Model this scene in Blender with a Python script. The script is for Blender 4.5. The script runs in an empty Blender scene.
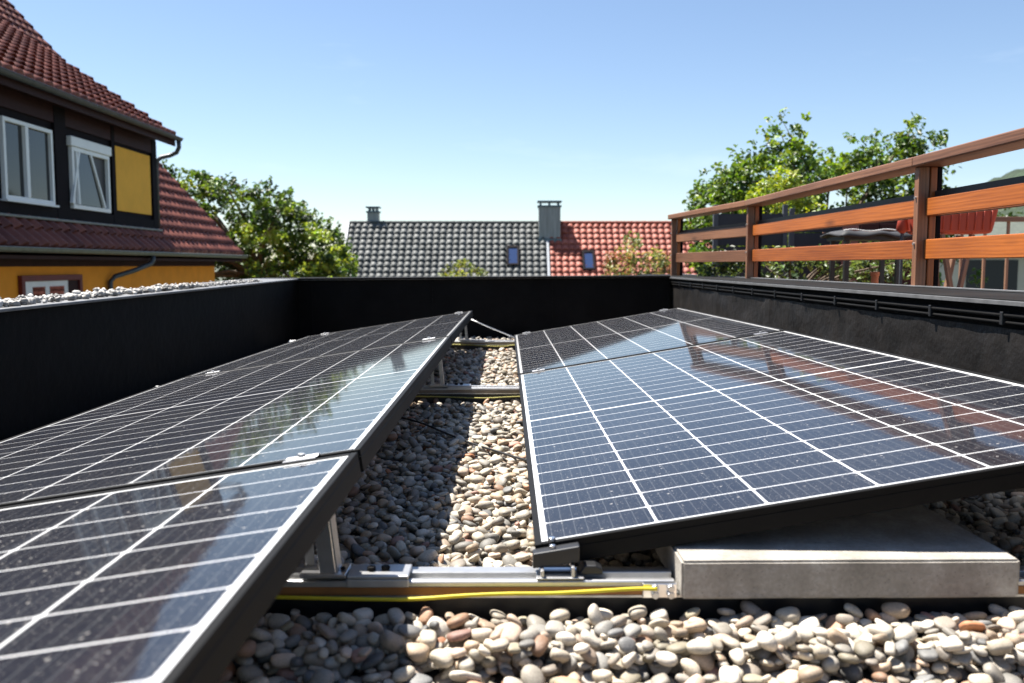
import bpy, bmesh, math, random
import numpy as np
from mathutils import Vector, Matrix, noise as mnoise
random.seed(7); rng = np.random.default_rng(11)
S = bpy.context.scene
COL = S.collection
# ------------------------------------------------------------------ frame of reference
# metres, camera at the origin, +Y is the view, gravel about 0.54 m below the lens
GRAV = -0.516
R = math.radians

# ------------------------------------------------------------------ materials
def newmat(name):
    m = bpy.data.materials.new(name); m.use_nodes = True
    nt = m.node_tree; nt.nodes.clear()
    out = nt.nodes.new('ShaderNodeOutputMaterial'); p = nt.nodes.new('ShaderNodeBsdfPrincipled')
    nt.links.new(p.outputs[0], out.inputs[0])
    return m, nt, p, out
def N(nt, t, **kw):
    n = nt.nodes.new(t)
    for k, v in kw.items(): setattr(n, k, v)
    return n
def math_n(nt, op, a, b=None, c=None, clamp=False):
    n = nt.nodes.new('ShaderNodeMath'); n.operation = op; n.use_clamp = clamp
    for i, v in enumerate((a, b, c)):
        if v is None: continue
        if isinstance(v, (int, float)): n.inputs[i].default_value = v
        else: nt.links.new(v, n.inputs[i])
    return n.outputs[0]
def mix_c(nt, f, a, b):
    n = nt.nodes.new('ShaderNodeMix'); n.data_type = 'RGBA'
    for i, v in ((0, f), (6, a), (7, b)):
        if isinstance(v, (int, float)): n.inputs[i].default_value = v
        elif isinstance(v, tuple): n.inputs[i].default_value = (*v, 1) if len(v) == 3 else v
        else: nt.links.new(v, n.inputs[i])
    return n.outputs[2]
def ramp(nt, f, stops):
    n = nt.nodes.new('ShaderNodeValToRGB'); nt.links.new(f, n.inputs[0])
    e = n.color_ramp.elements
    while len(e) < len(stops): e.new(.5)
    for k, (p, c) in enumerate(stops):
        e[k].position = p; e[k].color = (*c, 1) if len(c) == 3 else c
    return n.outputs[0]
def noise_n(nt, vec, scale, detail=4, rough=.55, dim='3D'):
    n = nt.nodes.new('ShaderNodeTexNoise'); n.noise_dimensions = dim
    n.inputs['Scale'].default_value = scale; n.inputs['Detail'].default_value = detail
    n.inputs['Roughness'].default_value = rough
    if vec is not None: nt.links.new(vec, n.inputs['Vector'])
    return n.outputs['Fac']
def mapping(nt, vec, sc):
    n = nt.nodes.new('ShaderNodeMapping'); nt.links.new(vec, n.inputs[0]); n.inputs['Scale'].default_value = sc
    return n.outputs[0]
def bump(nt, p, h, strength, dist):
    n = nt.nodes.new('ShaderNodeBump'); n.inputs['Strength'].default_value = strength
    n.inputs['Distance'].default_value = dist
    nt.links.new(h, n.inputs['Height']); nt.links.new(n.outputs[0], p.inputs['Normal'])
def geo_pos(nt): return nt.nodes.new('ShaderNodeNewGeometry').outputs['Position']
def simple(name, col, rough=.6, metal=0, var=.25, scale=8, bs=.2, bd=.002, spec=.5, coords='pos', stretch=None):
    m, nt, p, out = newmat(name)
    v = geo_pos(nt)
    if stretch: v = mapping(nt, v, stretch)
    f = noise_n(nt, v, scale, 5)
    a = tuple(c*(1-var) for c in col); b = tuple(min(1, c*(1+var)) for c in col)
    nt.links.new(ramp(nt, f, [(.3, a), (.7, b)]), p.inputs['Base Color'])
    p.inputs['Roughness'].default_value = rough; p.inputs['Metallic'].default_value = metal
    p.inputs['Specular IOR Level'].default_value = spec
    if bs: bump(nt, p, noise_n(nt, v, scale*4, 4), bs, bd)
    return m
def wood(name, c1, c2, rough=.45, knots=True):
    m, nt, p, out = newmat(name)
    uv = nt.nodes.new('ShaderNodeUVMap').outputs[0]
    inf = nt.nodes.new('ShaderNodeObjectInfo').outputs['Random']
    cmb = nt.nodes.new('ShaderNodeCombineXYZ'); nt.links.new(math_n(nt, 'MULTIPLY', inf, 37.0), cmb.inputs[0]); nt.links.new(math_n(nt, 'MULTIPLY', inf, 91.0), cmb.inputs[2])
    add = nt.nodes.new('ShaderNodeVectorMath'); nt.links.new(uv, add.inputs[0]); nt.links.new(cmb.outputs[0], add.inputs[1])
    v = mapping(nt, add.outputs[0], (1.2, 16, 1))
    warp = noise_n(nt, mapping(nt, add.outputs[0], (3, 9, 1)), 1.6, 3)
    w = nt.nodes.new('ShaderNodeTexWave'); w.bands_direction = 'Y'; w.inputs['Scale'].default_value = 1.6
    w.inputs['Distortion'].default_value = 6; w.inputs['Detail'].default_value = 3; w.inputs['Detail Scale'].default_value = 1.3
    nt.links.new(v, w.inputs['Vector'])
    g = noise_n(nt, mapping(nt, add.outputs[0], (4, 160, 1)), 1, 5)
    big = noise_n(nt, mapping(nt, add.outputs[0], (1.1, 5, 1)), 1.5, 3)
    f = math_n(nt, 'ADD', math_n(nt, 'MULTIPLY', w.outputs['Fac'], .16), math_n(nt, 'MULTIPLY', g, .42))
    f = math_n(nt, 'ADD', f, math_n(nt, 'MULTIPLY', big, .52))
    f = math_n(nt, 'ADD', f, math_n(nt, 'MULTIPLY', math_n(nt, 'SUBTRACT', inf, .5), .22))
    c = ramp(nt, f, [(.3, c1), (.75, c2)])
    if knots:
        vo = nt.nodes.new('ShaderNodeTexVoronoi'); vo.inputs['Scale'].default_value = 1
        nt.links.new(mapping(nt, add.outputs[0], (2.2, 9, 1)), vo.inputs['Vector'])
        k = ramp(nt, vo.outputs['Distance'], [(.05, (1, 1, 1)), (.20, (0, 0, 0))])
        c = mix_c(nt, math_n(nt, 'MULTIPLY', k, .75), c, tuple(x*.25 for x in c1))
    nt.links.new(c, p.inputs['Base Color']); p.inputs['Roughness'].default_value = rough
    bump(nt, p, g, .25, .0015)
    return m

M = {}
M['bitumen'] = simple('black_bitumen', (.0026, .0026, .0028), .7, var=.5, scale=6, bs=.5, bd=.006, spec=.10)
M['sheet'] = simple('brownish_bitumen', (.0085, .007, .006), .55, var=.6, scale=7, bs=.7, bd=.006, spec=.3)  # paler and browner than the black bitumen, for the right wall sheet
M['clamp'] = simple('clamp_metal', (.30, .30, .31), .45, .8, var=.1, scale=40, bs=0)
M['cap'] = simple('dark_cap', (.008, .0075, .007), .7, var=.5, scale=5, bs=.4, bd=.004, spec=.12)
M['zinc'] = simple('zinc_edge', (.15, .15, .15), .5, .4, var=.2, scale=20, bs=.1)
M['alu'] = simple('aluminium', (.72, .72, .73), .28, 1, var=.08, scale=60, bs=.05, bd=.0005)
M['alu_matte'] = simple('mill_aluminium', (.50, .50, .50), .42, .9, var=.1, scale=40, bs=.08, bd=.0005)
M['frame'] = simple('black_anodised', (.005, .0045, .004), .6, 0, var=.15, scale=30, bs=0, spec=.14)
M['plastic'] = simple('black_plastic', (.012, .012, .013), .45, var=.2, scale=40, bs=.05)
M['deck'] = simple('roof_membrane', (.03, .028, .026), .9, var=.3, scale=10)
M['wood'] = wood('stained_wood', (.17, .040, .009), (.42, .120, .021))
M['wood_dark'] = wood('brown_and_shaded_wood', (.095, .040, .022), (.25, .115, .060), .5)  # browner posts and handrail; also carries the painted shade of the last bay
M['baluster'] = wood('brown_wood', (.12, .06, .035), (.27, .15, .09), .6, False)
M['orange'] = simple('orange_render', (.85, .29, .012), .8, var=.08, scale=3, bs=.2, bd=.003)
M['ochre'] = simple('ochre_render', (.85, .42, .04), .8, var=.06, scale=3, bs=.2, bd=.003)
M['cladding'] = simple('dark_cladding', (.007, .0045, .006), .75, spec=.12, var=.3, scale=3, bs=.2)
M['trim'] = simple('brown_trim', (.032, .011, .011), .6, var=.2, scale=5, spec=.15)
M['redtrim'] = simple('dark_red_trim', (.14, .015, .012), .5, var=.15, scale=5)
M['white'] = simple('white_pvc', (.8, .8, .78), .35, var=.04, scale=4, bs=0)
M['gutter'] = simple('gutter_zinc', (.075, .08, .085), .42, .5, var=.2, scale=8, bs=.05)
M['gutter_pale'] = simple('grey_gutter', (.16, .17, .15), .42, .3, var=.2, scale=8, bs=.05)  # paler grey for the lower gutter, sill flashing and row house gutters
M['whiteroof'] = simple('white_verge', (.34, .36, .38), .45, var=.1, scale=5)
M['chim'] = simple('slate_cladding', (.27, .285, .275), .55, .1, var=.2, scale=3, stretch=(4, 4, .4))
M['chimtop'] = simple('chimney_cap', (.10, .14, .16), .45, .5, var=.2)
M['wallcream'] = simple('cream_render', (.55, .5, .4), .85, var=.1, scale=2)
M['red'] = simple('red_planter', (.34, .040, .016), .6, var=.15, scale=4, stretch=(14, 14, .6))
M['terracotta'] = simple('terracotta', (.45, .13, .05), .7, var=.15, scale=14)
M['screen'] = simple('dark_screen', (.022, .024, .03), .75, var=.3, scale=3)
M['cloth'] = simple('grey_cloth', (.018, .018, .020), .7, var=.2, scale=14)
M['clothw'] = simple('pale_cloth', (.6, .6, .58), .8, var=.1, scale=14)
M['dull'] = simple('dull_metal', (.20, .165, .13), .6, .3, var=.2, scale=30, bs=0)
M['wire'] = simple('dull_yellow_wire', (.36, .33, .08), .6, var=.2, scale=30, bs=0)  # duller yellow for the wires at the middle and farthest rails
M['strip_brown'] = simple('orange_brown_strip', (.27, .115, .03), .7, 0, var=.15, scale=30, bs=0)  # orange-brown colour for the front face of the nearest rail
M['yellow'] = simple('yellow_green_wire', (.55, .46, .015), .5, var=.1, scale=30, bs=0)
M['grass'] = simple('grass', (.05, .058, .035), .9, var=.4, scale=.5)
M['bark'] = simple('bark', (.11, .08, .055), .9, var=.4, scale=9, bs=.6, bd=.02)
M['slatewood'] = simple('grey_post', (.05, .055, .065), .6, var=.2, scale=5)

def glass_mat(name, tint=(.02, .025, .03)):
    m, nt, p, out = newmat(name)
    p.inputs['Base Color'].default_value = (*tint, 1); p.inputs['Roughness'].default_value = .04
    p.inputs['Specular IOR Level'].default_value = .6
    return m
M['glass'] = glass_mat('window_glass', (.006, .007, .008))
M['skyglass'] = glass_mat('skylight_glass', (.03, .05, .12))

# tiles
def tile_mat(name, c1, c2, rough=.4, spec=.5):
    m, nt, p, out = newmat(name)
    at = nt.nodes.new('ShaderNodeAttribute'); at.attribute_name = 'rnd'
    f = noise_n(nt, geo_pos(nt), 3, 4)
    ff = math_n(nt, 'ADD', math_n(nt, 'MULTIPLY', at.outputs['Fac'], .6), math_n(nt, 'MULTIPLY', f, .5))
    nt.links.new(ramp(nt, ff, [(.2, c1), (.85, c2)]), p.inputs['Base Color'])
    p.inputs['Roughness'].default_value = rough; p.inputs['Specular IOR Level'].default_value = spec
    bump(nt, p, noise_n(nt, geo_pos(nt), 40, 3), .2, .004)
    return m
M['tile_brown'] = tile_mat('brown_red_tile', (.088, .022, .014), (.205, .062, .040), .55, .35)
M['tile_grey'] = tile_mat('grey_tile', (.055, .06, .058), (.135, .14, .134), .62, .3)
M['tile_red'] = tile_mat('red_tile', (.22, .052, .032), (.39, .125, .085), .6, .3)

# pebbles: colour attribute per stone
def pebble_mat():
    m, nt, p, out = newmat('river_pebbles')
    at = nt.nodes.new('ShaderNodeAttribute'); at.attribute_name = 'col'
    po = geo_pos(nt)
    f = noise_n(nt, po, 55, 5, .65)
    s = noise_n(nt, po, 420, 3, .6)
    c = mix_c(nt, ramp(nt, f, [(.35, (0, 0, 0)), (.75, (1, 1, 1))]), at.outputs['Color'], (.30, .27, .23))
    n = nt.nodes.new('ShaderNodeMix'); n.data_type = 'RGBA'; n.inputs[0].default_value = .35
    nt.links.new(at.outputs['Color'], n.inputs[6]); nt.links.new(c, n.inputs[7])
    h = nt.nodes.new('ShaderNodeHueSaturation'); nt.links.new(n.outputs[2], h.inputs['Color'])
    nt.links.new(math_n(nt, 'ADD', math_n(nt, 'MULTIPLY', s, .9), .55), h.inputs['Value'])
    nt.links.new(h.outputs[0], p.inputs['Base Color'])
    p.inputs['Roughness'].default_value = .62
    bump(nt, p, math_n(nt, 'ADD', s, f), .25, .002)
    return m
M['pebble'] = pebble_mat()

# foliage
def leaf_mat(name, k=1.0):
    m, nt, p, out = newmat(name)
    at = nt.nodes.new('ShaderNodeAttribute'); at.attribute_name = 'col'
    nt.links.new(at.outputs['Color'], p.inputs['Base Color'])
    p.inputs['Roughness'].default_value = .42; p.inputs['Specular IOR Level'].default_value = .4
    tr = nt.nodes.new('ShaderNodeBsdfTranslucent')
    h = nt.nodes.new('ShaderNodeHueSaturation'); h.inputs['Hue'].default_value = .48; h.inputs['Saturation'].default_value = 1.15; h.inputs['Value'].default_value = 1.5
    nt.links.new(at.outputs['Color'], h.inputs['Color']); nt.links.new(h.outputs[0], tr.inputs[0])
    mx = nt.nodes.new('ShaderNodeMixShader'); mx.inputs[0].default_value = .35*k
    nt.links.new(p.outputs[0], mx.inputs[1]); nt.links.new(tr.outputs[0], mx.inputs[2]); nt.links.new(mx.outputs[0], out.inputs[0])
    return m
M['leaf'] = leaf_mat('leaves')

# concrete
def concrete():
    m, nt, p, out = newmat('concrete')
    po = geo_pos(nt)
    a = noise_n(nt, po, 9, 6, .65); b = noise_n(nt, po, 160, 4, .6)
    st = noise_n(nt, mapping(nt, po, (18, 18, 3)), 1, 4)
    f = math_n(nt, 'ADD', math_n(nt, 'MULTIPLY', a, .5), math_n(nt, 'MULTIPLY', b, .25))
    f = math_n(nt, 'ADD', f, math_n(nt, 'MULTIPLY', st, .25))
    c = ramp(nt, f, [(.32, (.16, .145, .12)), (.5, (.28, .255, .22)), (.68, (.46, .44, .40))])
    vo = nt.nodes.new('ShaderNodeTexVoronoi'); vo.inputs['Scale'].default_value = 130; nt.links.new(po, vo.inputs['Vector'])
    pit = ramp(nt, vo.outputs['Distance'], [(.08, (1, 1, 1)), (.2, (0, 0, 0))])
    nt.links.new(mix_c(nt, math_n(nt, 'MULTIPLY', pit, .4), c, (.08, .07, .06)), p.inputs['Base Color'])
    p.inputs['Roughness'].default_value = .9
    bump(nt, p, math_n(nt, 'SUBTRACT', b, math_n(nt, 'MULTIPLY', pit, .5)), .5, .002)
    return m
M['concrete'] = concrete()

# solar module laminate, in the panel's own coordinates (UV in metres)
PW, PL = 1.038, 2.094
def cell_mat():
    m, nt, p, out = newmat('solar_laminate')
    uv = nt.nodes.new('ShaderNodeUVMap').outputs[0]
    sep = nt.nodes.new('ShaderNodeSeparateXYZ'); nt.links.new(uv, sep.inputs[0])
    x, y = sep.outputs[0], sep.outputs[1]
    mg = .018                                   # frame lip + white margin
    cw = (PW-2*mg)/6
    half = (PL-2*mg-.010)/2; ch = half/12
    # columns
    gx = math_n(nt, 'DIVIDE', math_n(nt, 'SUBTRACT', x, mg), cw)
    fx = math_n(nt, 'FRACT', gx)
    ex = math_n(nt, 'MULTIPLY', math_n(nt, 'MINIMUM', fx, math_n(nt, 'SUBTRACT', 1.0, fx)), cw)   # metres to column gap
    # rows: mirror about the middle
    yc = math_n(nt, 'SUBTRACT', math_n(nt, 'ABSOLUTE', math_n(nt, 'SUBTRACT', y, PL/2)), .005)
    gy = math_n(nt, 'DIVIDE', yc, ch); fy = math_n(nt, 'FRACT', gy)
    ey = math_n(nt, 'MULTIPLY', math_n(nt, 'MINIMUM', fy, math_n(nt, 'SUBTRACT', 1.0, fy)), ch)
    lx = math_n(nt, 'LESS_THAN', ex, .0022)
    ly = math_n(nt, 'LESS_THAN', ey, .0016)
    mid = math_n(nt, 'LESS_THAN', yc, .0005)
    dia = math_n(nt, 'LESS_THAN', math_n(nt, 'ADD', ex, ey), .0075)
    mx0 = math_n(nt, 'LESS_THAN', x, mg); mx1 = math_n(nt, 'GREATER_THAN', x, PW-mg)
    my = math_n(nt, 'GREATER_THAN', yc, half)
    w = lx
    for q in (ly, mid, dia, mx0, mx1, my): w = math_n(nt, 'MAXIMUM', w, q)
    # busbars: 9 thin silver wires along the length of each cell
    bb = math_n(nt, 'FRACT', math_n(nt, 'MULTIPLY', fx, 9.0))
    bb = math_n(nt, 'LESS_THAN', math_n(nt, 'ABSOLUTE', math_n(nt, 'SUBTRACT', bb, .5)), .035)
    # every cell slightly different
    cid = nt.nodes.new('ShaderNodeCombineXYZ')
    nt.links.new(math_n(nt, 'FLOOR', gx), cid.inputs[0]); nt.links.new(math_n(nt, 'FLOOR', math_n(nt, 'DIVIDE', math_n(nt, 'SUBTRACT', y, mg), ch)), cid.inputs[1])
    wn = nt.nodes.new('ShaderNodeTexWhiteNoise'); nt.links.new(cid.outputs[0], wn.inputs[0])
    cell = mix_c(nt, wn.outputs['Value'], (.003, .004, .009), (.005, .007, .014))
    cell = mix_c(nt, bb, cell, (.042, .045, .050))
    base = mix_c(nt, w, cell, (.50, .50, .50))
    # dust film, water spots, specks
    pn = mapping(nt, uv, (1, 1, 1))
    inf = nt.nodes.new('ShaderNodeObjectInfo').outputs['Random']
    cb = nt.nodes.new('ShaderNodeCombineXYZ'); nt.links.new(math_n(nt, 'MULTIPLY', inf, 50.0), cb.inputs[0])
    ad = nt.nodes.new('ShaderNodeVectorMath'); nt.links.new(uv, ad.inputs[0]); nt.links.new(cb.outputs[0], ad.inputs[1])
    pn = ad.outputs[0]
    d1 = noise_n(nt, pn, 3, 5, .6); d2 = noise_n(nt, pn, 150, 4, .7)
    film = math_n(nt, 'MULTIPLY', math_n(nt, 'POWER', d2, 2.2), math_n(nt, 'ADD', math_n(nt, 'MULTIPLY', d1, .19), .015))
    vo = nt.nodes.new('ShaderNodeTexVoronoi'); vo.inputs['Scale'].default_value = 105; nt.links.new(pn, vo.inputs['Vector'])
    sepc = nt.nodes.new('ShaderNodeSeparateColor'); nt.links.new(vo.outputs['Color'], sepc.inputs[0])
    r = math_n(nt, 'MULTIPLY', math_n(nt, 'POWER', sepc.outputs[0], 9.0), .26)
    spot = math_n(nt, 'LESS_THAN', vo.outputs['Distance'], r)
    vo2 = nt.nodes.new('ShaderNodeTexVoronoi'); vo2.inputs['Scale'].default_value = 330; nt.links.new(pn, vo2.inputs['Vector'])
    sc2 = nt.nodes.new('ShaderNodeSeparateColor'); nt.links.new(vo2.outputs['Color'], sc2.inputs[0])
    spot2 = math_n(nt, 'LESS_THAN', vo2.outputs['Distance'], math_n(nt, 'MULTIPLY', math_n(nt, 'POWER', sc2.outputs[1], 3.0), .34))
    dust = math_n(nt, 'ADD', film, math_n(nt, 'ADD', math_n(nt, 'MULTIPLY', spot, .42), math_n(nt, 'MULTIPLY', spot2, .24)), clamp=True)
    col = mix_c(nt, dust, base, (.50, .47, .43))
    nt.links.new(col, p.inputs['Base Color'])
    p.inputs['Roughness'].default_value = .45
    p.inputs['Specular IOR Level'].default_value = .0
    p.inputs['Sheen Weight'].default_value = .03; p.inputs['Sheen Roughness'].default_value = .45
    p.inputs['Coat Weight'].default_value = .9; p.inputs['Coat IOR'].default_value = 1.28
    nt.links.new(math_n(nt, 'ADD', math_n(nt, 'MULTIPLY', dust, .25), .035), p.inputs['Coat Roughness'])
    b = nt.nodes.new('ShaderNodeBump'); b.inputs['Strength'].default_value = .12; b.inputs['Distance'].default_value = .0006
    nt.links.new(noise_n(nt, pn, 30, 3), b.inputs['Height']); nt.links.new(b.outputs[0], p.inputs['Coat Normal'])
    return m
M['cells'] = cell_mat()

# ------------------------------------------------------------------ geometry helpers
class MB:
    """collects world-space shapes, linked as one mesh object"""
    def __init__(s): s.v = []; s.f = []; s.uv = []; s.st = []
    def mark(s): s.st.append((len(s.v), len(s.f), len(s.uv)))
    def quad_face(s, idx, uvs): s.f.append(idx); s.uv += uvs
    def beam(s, a, b, w, h, up=(0, 0, 1), ext=0):
        a = Vector(a); b = Vector(b); d = (b-a); L = d.length; d.normalize()
        u = Vector(up); side = d.cross(u).normalized(); u = side.cross(d).normalized()
        a = a-d*ext; b = b+d*ext; L += 2*ext
        s.mark(); o = len(s.v)
        for p in (a, b):
            for sx, sz in ((-1, -1), (1, -1), (1, 1), (-1, 1)): s.v.append(tuple(p+side*sx*w/2+u*sz*h/2))
        off = random.random()*9
        t = [0, w, w+h, 2*w+h, 2*w+2*h]
        for k in range(4):
            j = (k+1) % 4
            s.quad_face([o+k, o+4+k, o+4+j, o+j], [(off, t[k]), (off+L, t[k]), (off+L, t[k+1]), (off, t[k+1])])
        s.quad_face([o+3, o+2, o+1, o], [(0, 0), (w*.2, 0), (w*.2, h), (0, h)])
        s.quad_face([o+4, o+5, o+6, o+7], [(0, 0), (w*.2, 0), (w*.2, h), (0, h)])
        return s
    def box(s, x0, x1, y0, y1, z0, z1):
        dx, dy, dz = x1-x0, y1-y0, z1-z0
        ax = max((dx, 0), (dy, 1), (dz, 2))[1]
        c = ((x0+x1)/2, (y0+y1)/2, (z0+z1)/2)
        if ax == 0: return s.beam((x0, c[1], c[2]), (x1, c[1], c[2]), dy, dz)
        if ax == 1: return s.beam((c[0], y0, c[2]), (c[0], y1, c[2]), dx, dz)
        return s.beam((c[0], c[1], z0), (c[0], c[1], z1), dx, dy, up=(0, 1, 0))
    def tube(s, pts, r, n=8, cap=True):
        pts = [Vector(p) for p in pts]; rs = r if isinstance(r, (list, tuple)) else [r]*len(pts)
        s.mark(); o = len(s.v); prev = None
        for i, p in enumerate(pts):
            d = (pts[min(i+1, len(pts)-1)]-pts[max(i-1, 0)]).normalized()
            if prev is None:
                u = Vector((0, 0, 1)) if abs(d.z) < .9 else Vector((1, 0, 0))
                u = (u-d*u.dot(d)).normalized()
            else: u = (prev-d*prev.dot(d)).normalized()
            prev = u; w = d.cross(u)
            for k in range(n):
                a = 2*math.pi*k/n; s.v.append(tuple(p+(u*math.cos(a)+w*math.sin(a))*rs[i]))
        for i in range(len(pts)-1):
            for k in range(n):
                j = (k+1) % n
                s.quad_face([o+i*n+k, o+i*n+j, o+(i+1)*n+j, o+(i+1)*n+k], [(i*.1, k/n), (i*.1, k/n), (i*.1+.1, k/n), (i*.1+.1, k/n)])
        if cap:
            s.quad_face([o+k for k in range(n)][::-1], [(0, 0)]*n)
            e = o+(len(pts)-1)*n; s.quad_face([e+k for k in range(n)], [(0, 0)]*n)
        return s
    def poly(s, pts):
        s.mark(); o = len(s.v); s.v += [tuple(p) for p in pts]; s.quad_face(list(range(o, o+len(pts))), [(p[0], p[1]) for p in pts]); return s
    def prism(s, prof, axis, a, b):
        """closed profile (list of 2-tuples) swept along axis x or y from a to b"""
        s.mark(); n = len(prof); o = len(s.v)
        for q in (a, b):
            for (c1, c2) in prof: s.v.append((q, c1, c2) if axis == 'x' else (c1, q, c2))
        for k in range(n):
            j = (k+1) % n; s.quad_face([o+k, o+j, o+n+j, o+n+k], [(a, k*.1), (a, k*.1+.1), (b, k*.1+.1), (b, k*.1)])
        s.quad_face([o+k for k in range(n)][::-1], [(0, 0)]*n); s.quad_face([o+n+k for k in range(n)], [(0, 0)]*n)
        return s
    def each(s, name, m, parent, **kw):
        """every shape of the collection becomes a part of its own"""
        st = s.st+[(len(s.v), len(s.f), len(s.uv))]; res = []
        for a, b in zip(st[:-1], st[1:]):
            q = MB(); q.v = s.v[a[0]:b[0]]; q.f = [[i-a[0] for i in f] for f in s.f[a[1]:b[1]]]; q.uv = s.uv[a[2]:b[2]]
            res.append(q.build(name, m, parent, **kw))
        return res
    def build(s, name, m, parent=None, smooth=False, bevel=0, seg=2, fix=True):
        me = bpy.data.meshes.new(name)
        off = Vector(parent_world(parent)) if parent else Vector((0, 0, 0))
        if not parent:
            a = np.array(s.v); c = (a.min(0)+a.max(0))/2; off = Vector((float(c[0]), float(c[1]), float(a[:, 2].min())))
        me.from_pydata([tuple(Vector(v)-off) for v in s.v], [], s.f)
        ul = me.uv_layers.new(name='UVMap'); ul.data.foreach_set('uv', [c for t in s.uv for c in t])
        if fix:
            bm = bmesh.new(); bm.from_mesh(me); bmesh.ops.recalc_face_normals(bm, faces=bm.faces); bm.to_mesh(me); bm.free()
        me.materials.append(m)
        if smooth: me.polygons.foreach_set('use_smooth', [True]*len(me.polygons))
        o = bpy.data.objects.new(name, me); COL.objects.link(o)
        if parent: o.parent = parent
        else: o.location = off
        if bevel:
            b = o.modifiers.new('bevel', 'BEVEL'); b.width = bevel; b.segments = seg; b.limit_method = 'ANGLE'; b.angle_limit = R(40)
        return o
def parent_world(p):
    v = Vector(p.location)
    while p.parent: p = p.parent; v += Vector(p.location)
    return v
def tag(o, label=None, cat=None, group=None, kind=None):
    if label: o['label'] = label
    if cat: o['category'] = cat
    if group: o['group'] = group
    if kind: o['kind'] = kind
    return o
def thing(name, loc, label, cat, group=None):
    o = bpy.data.objects.new(name, None); COL.objects.link(o); o.location = loc; o.empty_display_size = .1
    return tag(o, label, cat, group)
def copy_tree(o, parent=None):
    c = o.copy(); COL.objects.link(c)
    if parent: c.parent = parent
    for ch in list(o.children): copy_tree(ch, c)
    return c
def np_mesh(name, V, F, m, parent=None, smooth=False, attrs=None, loc=(0, 0, 0)):
    """V (n,3), F (m,k) uniform polygons; attrs {name: (domain-size array n x 4 or n)}"""
    me = bpy.data.meshes.new(name)
    k = F.shape[1]
    off = np.array(parent_world(parent) if parent else loc, dtype=np.float64)
    me.vertices.add(len(V)); me.vertices.foreach_set('co', (V-off).astype(np.float32).ravel())
    me.loops.add(F.size); me.loops.foreach_set('vertex_index', F.astype(np.int32).ravel())
    me.polygons.add(len(F)); me.polygons.foreach_set('loop_start', np.arange(0, F.size, k, dtype=np.int32))
    me.polygons.foreach_set('loop_total', np.full(len(F), k, dtype=np.int32))
    if smooth: me.polygons.foreach_set('use_smooth', np.ones(len(F), dtype=bool))
    for an, arr in (attrs or {}).items():
        if arr.ndim == 2:
            a = me.attributes.new(an, 'FLOAT_COLOR', 'POINT'); a.data.foreach_set('color', arr.astype(np.float32).ravel())
        else:
            a = me.attributes.new(an, 'FLOAT', 'POINT'); a.data.foreach_set('value', arr.astype(np.float32))
    me.update(calc_edges=True)
    me.materials.append(m)
    o = bpy.data.objects.new(name, me); COL.objects.link(o)
    if parent: o.parent = parent
    else: o.location = tuple(float(q) for q in off)
    return o

# ------------------------------------------------------------------ camera, light, world
cam = bpy.data.objects.new('camera', bpy.data.cameras.new('camera')); COL.objects.link(cam); S.camera = cam
cam.data.sensor_width = 36; cam.data.lens = 887.4/1024*36
cam.data.clip_start = .02; cam.data.clip_end = 6000
cam.rotation_euler = (R(90-4.904), 0, -.00564)
cam.data.dof.use_dof = True; cam.data.dof.focus_distance = 2.3; cam.data.dof.aperture_fstop = 5.6

sun_dir = Vector((-.39, .25, 1.0)).normalized()      # towards the sun
w = bpy.data.worlds.new('World'); S.world = w; w.use_nodes = True
nt = w.node_tree; bg = nt.nodes['Background']
sky = nt.nodes.new('ShaderNodeTexSky'); sky.sky_type = 'NISHITA'; sky.sun_disc = False
sky.sun_elevation = math.asin(sun_dir.z); sky.sun_rotation = math.atan2(sun_dir.x, sun_dir.y)
sky.altitude = 300; sky.air_density = 1.0; sky.dust_density = .35; sky.ozone_density = 1.1
tint = mix_c(nt, 1.0, sky.outputs[0], (.965, .98, 1.02)); tint.node.blend_type = 'MULTIPLY'
tc = nt.nodes.new('ShaderNodeTexCoord').outputs['Generated']
mpc = nt.nodes.new('ShaderNodeMapping'); nt.links.new(tc, mpc.inputs[0]); mpc.inputs['Scale'].default_value = (1.2, 1.2, 5.5); mpc.inputs['Location'].default_value = (3.1, 1.7, .4)
cn = noise_n(nt, mpc.outputs[0], 2.2, 7, .62)
cf = ramp(nt, cn, [(.56, (0, 0, 0)), (.9, (.20, .20, .20))])
cloudy = mix_c(nt, cf, tint, (9.5, 10.0, 10.6))
nt.links.new(cloudy, bg.inputs[0]); bg.inputs[1].default_value = .056
sl = bpy.data.lights.new('sun', 'SUN'); sl.energy = 5.0; sl.angle = R(.53); sl.color = (1, .955, .89)
so = bpy.data.objects.new('sun', sl); COL.objects.link(so)
so.rotation_euler = sun_dir.to_track_quat('Z', 'Y').to_euler()
S.view_settings.view_transform = 'Standard'; S.view_settings.look = 'None'
S.view_settings.exposure = 1.55; S.view_settings.gamma = 1

# ------------------------------------------------------------------ ground
g = MB(); g.poly([(-3000, -3000, -4.2), (3000, -3000, -4.2), (3000, 3000, -4.2), (-3000, 3000, -4.2)])
tag(g.build('ground', M['grass']), kind='structure')
g = MB(); g.box(-1.50, 1.19, -2.6, 6.4, -.66, -.60); tag(g.build('roof_floor', M['deck']), kind='structure')

# ------------------------------------------------------------------ parapets
def wall_mesh(name, quad, zt0, zt1, zb, m, parent, axis):
    pass
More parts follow.
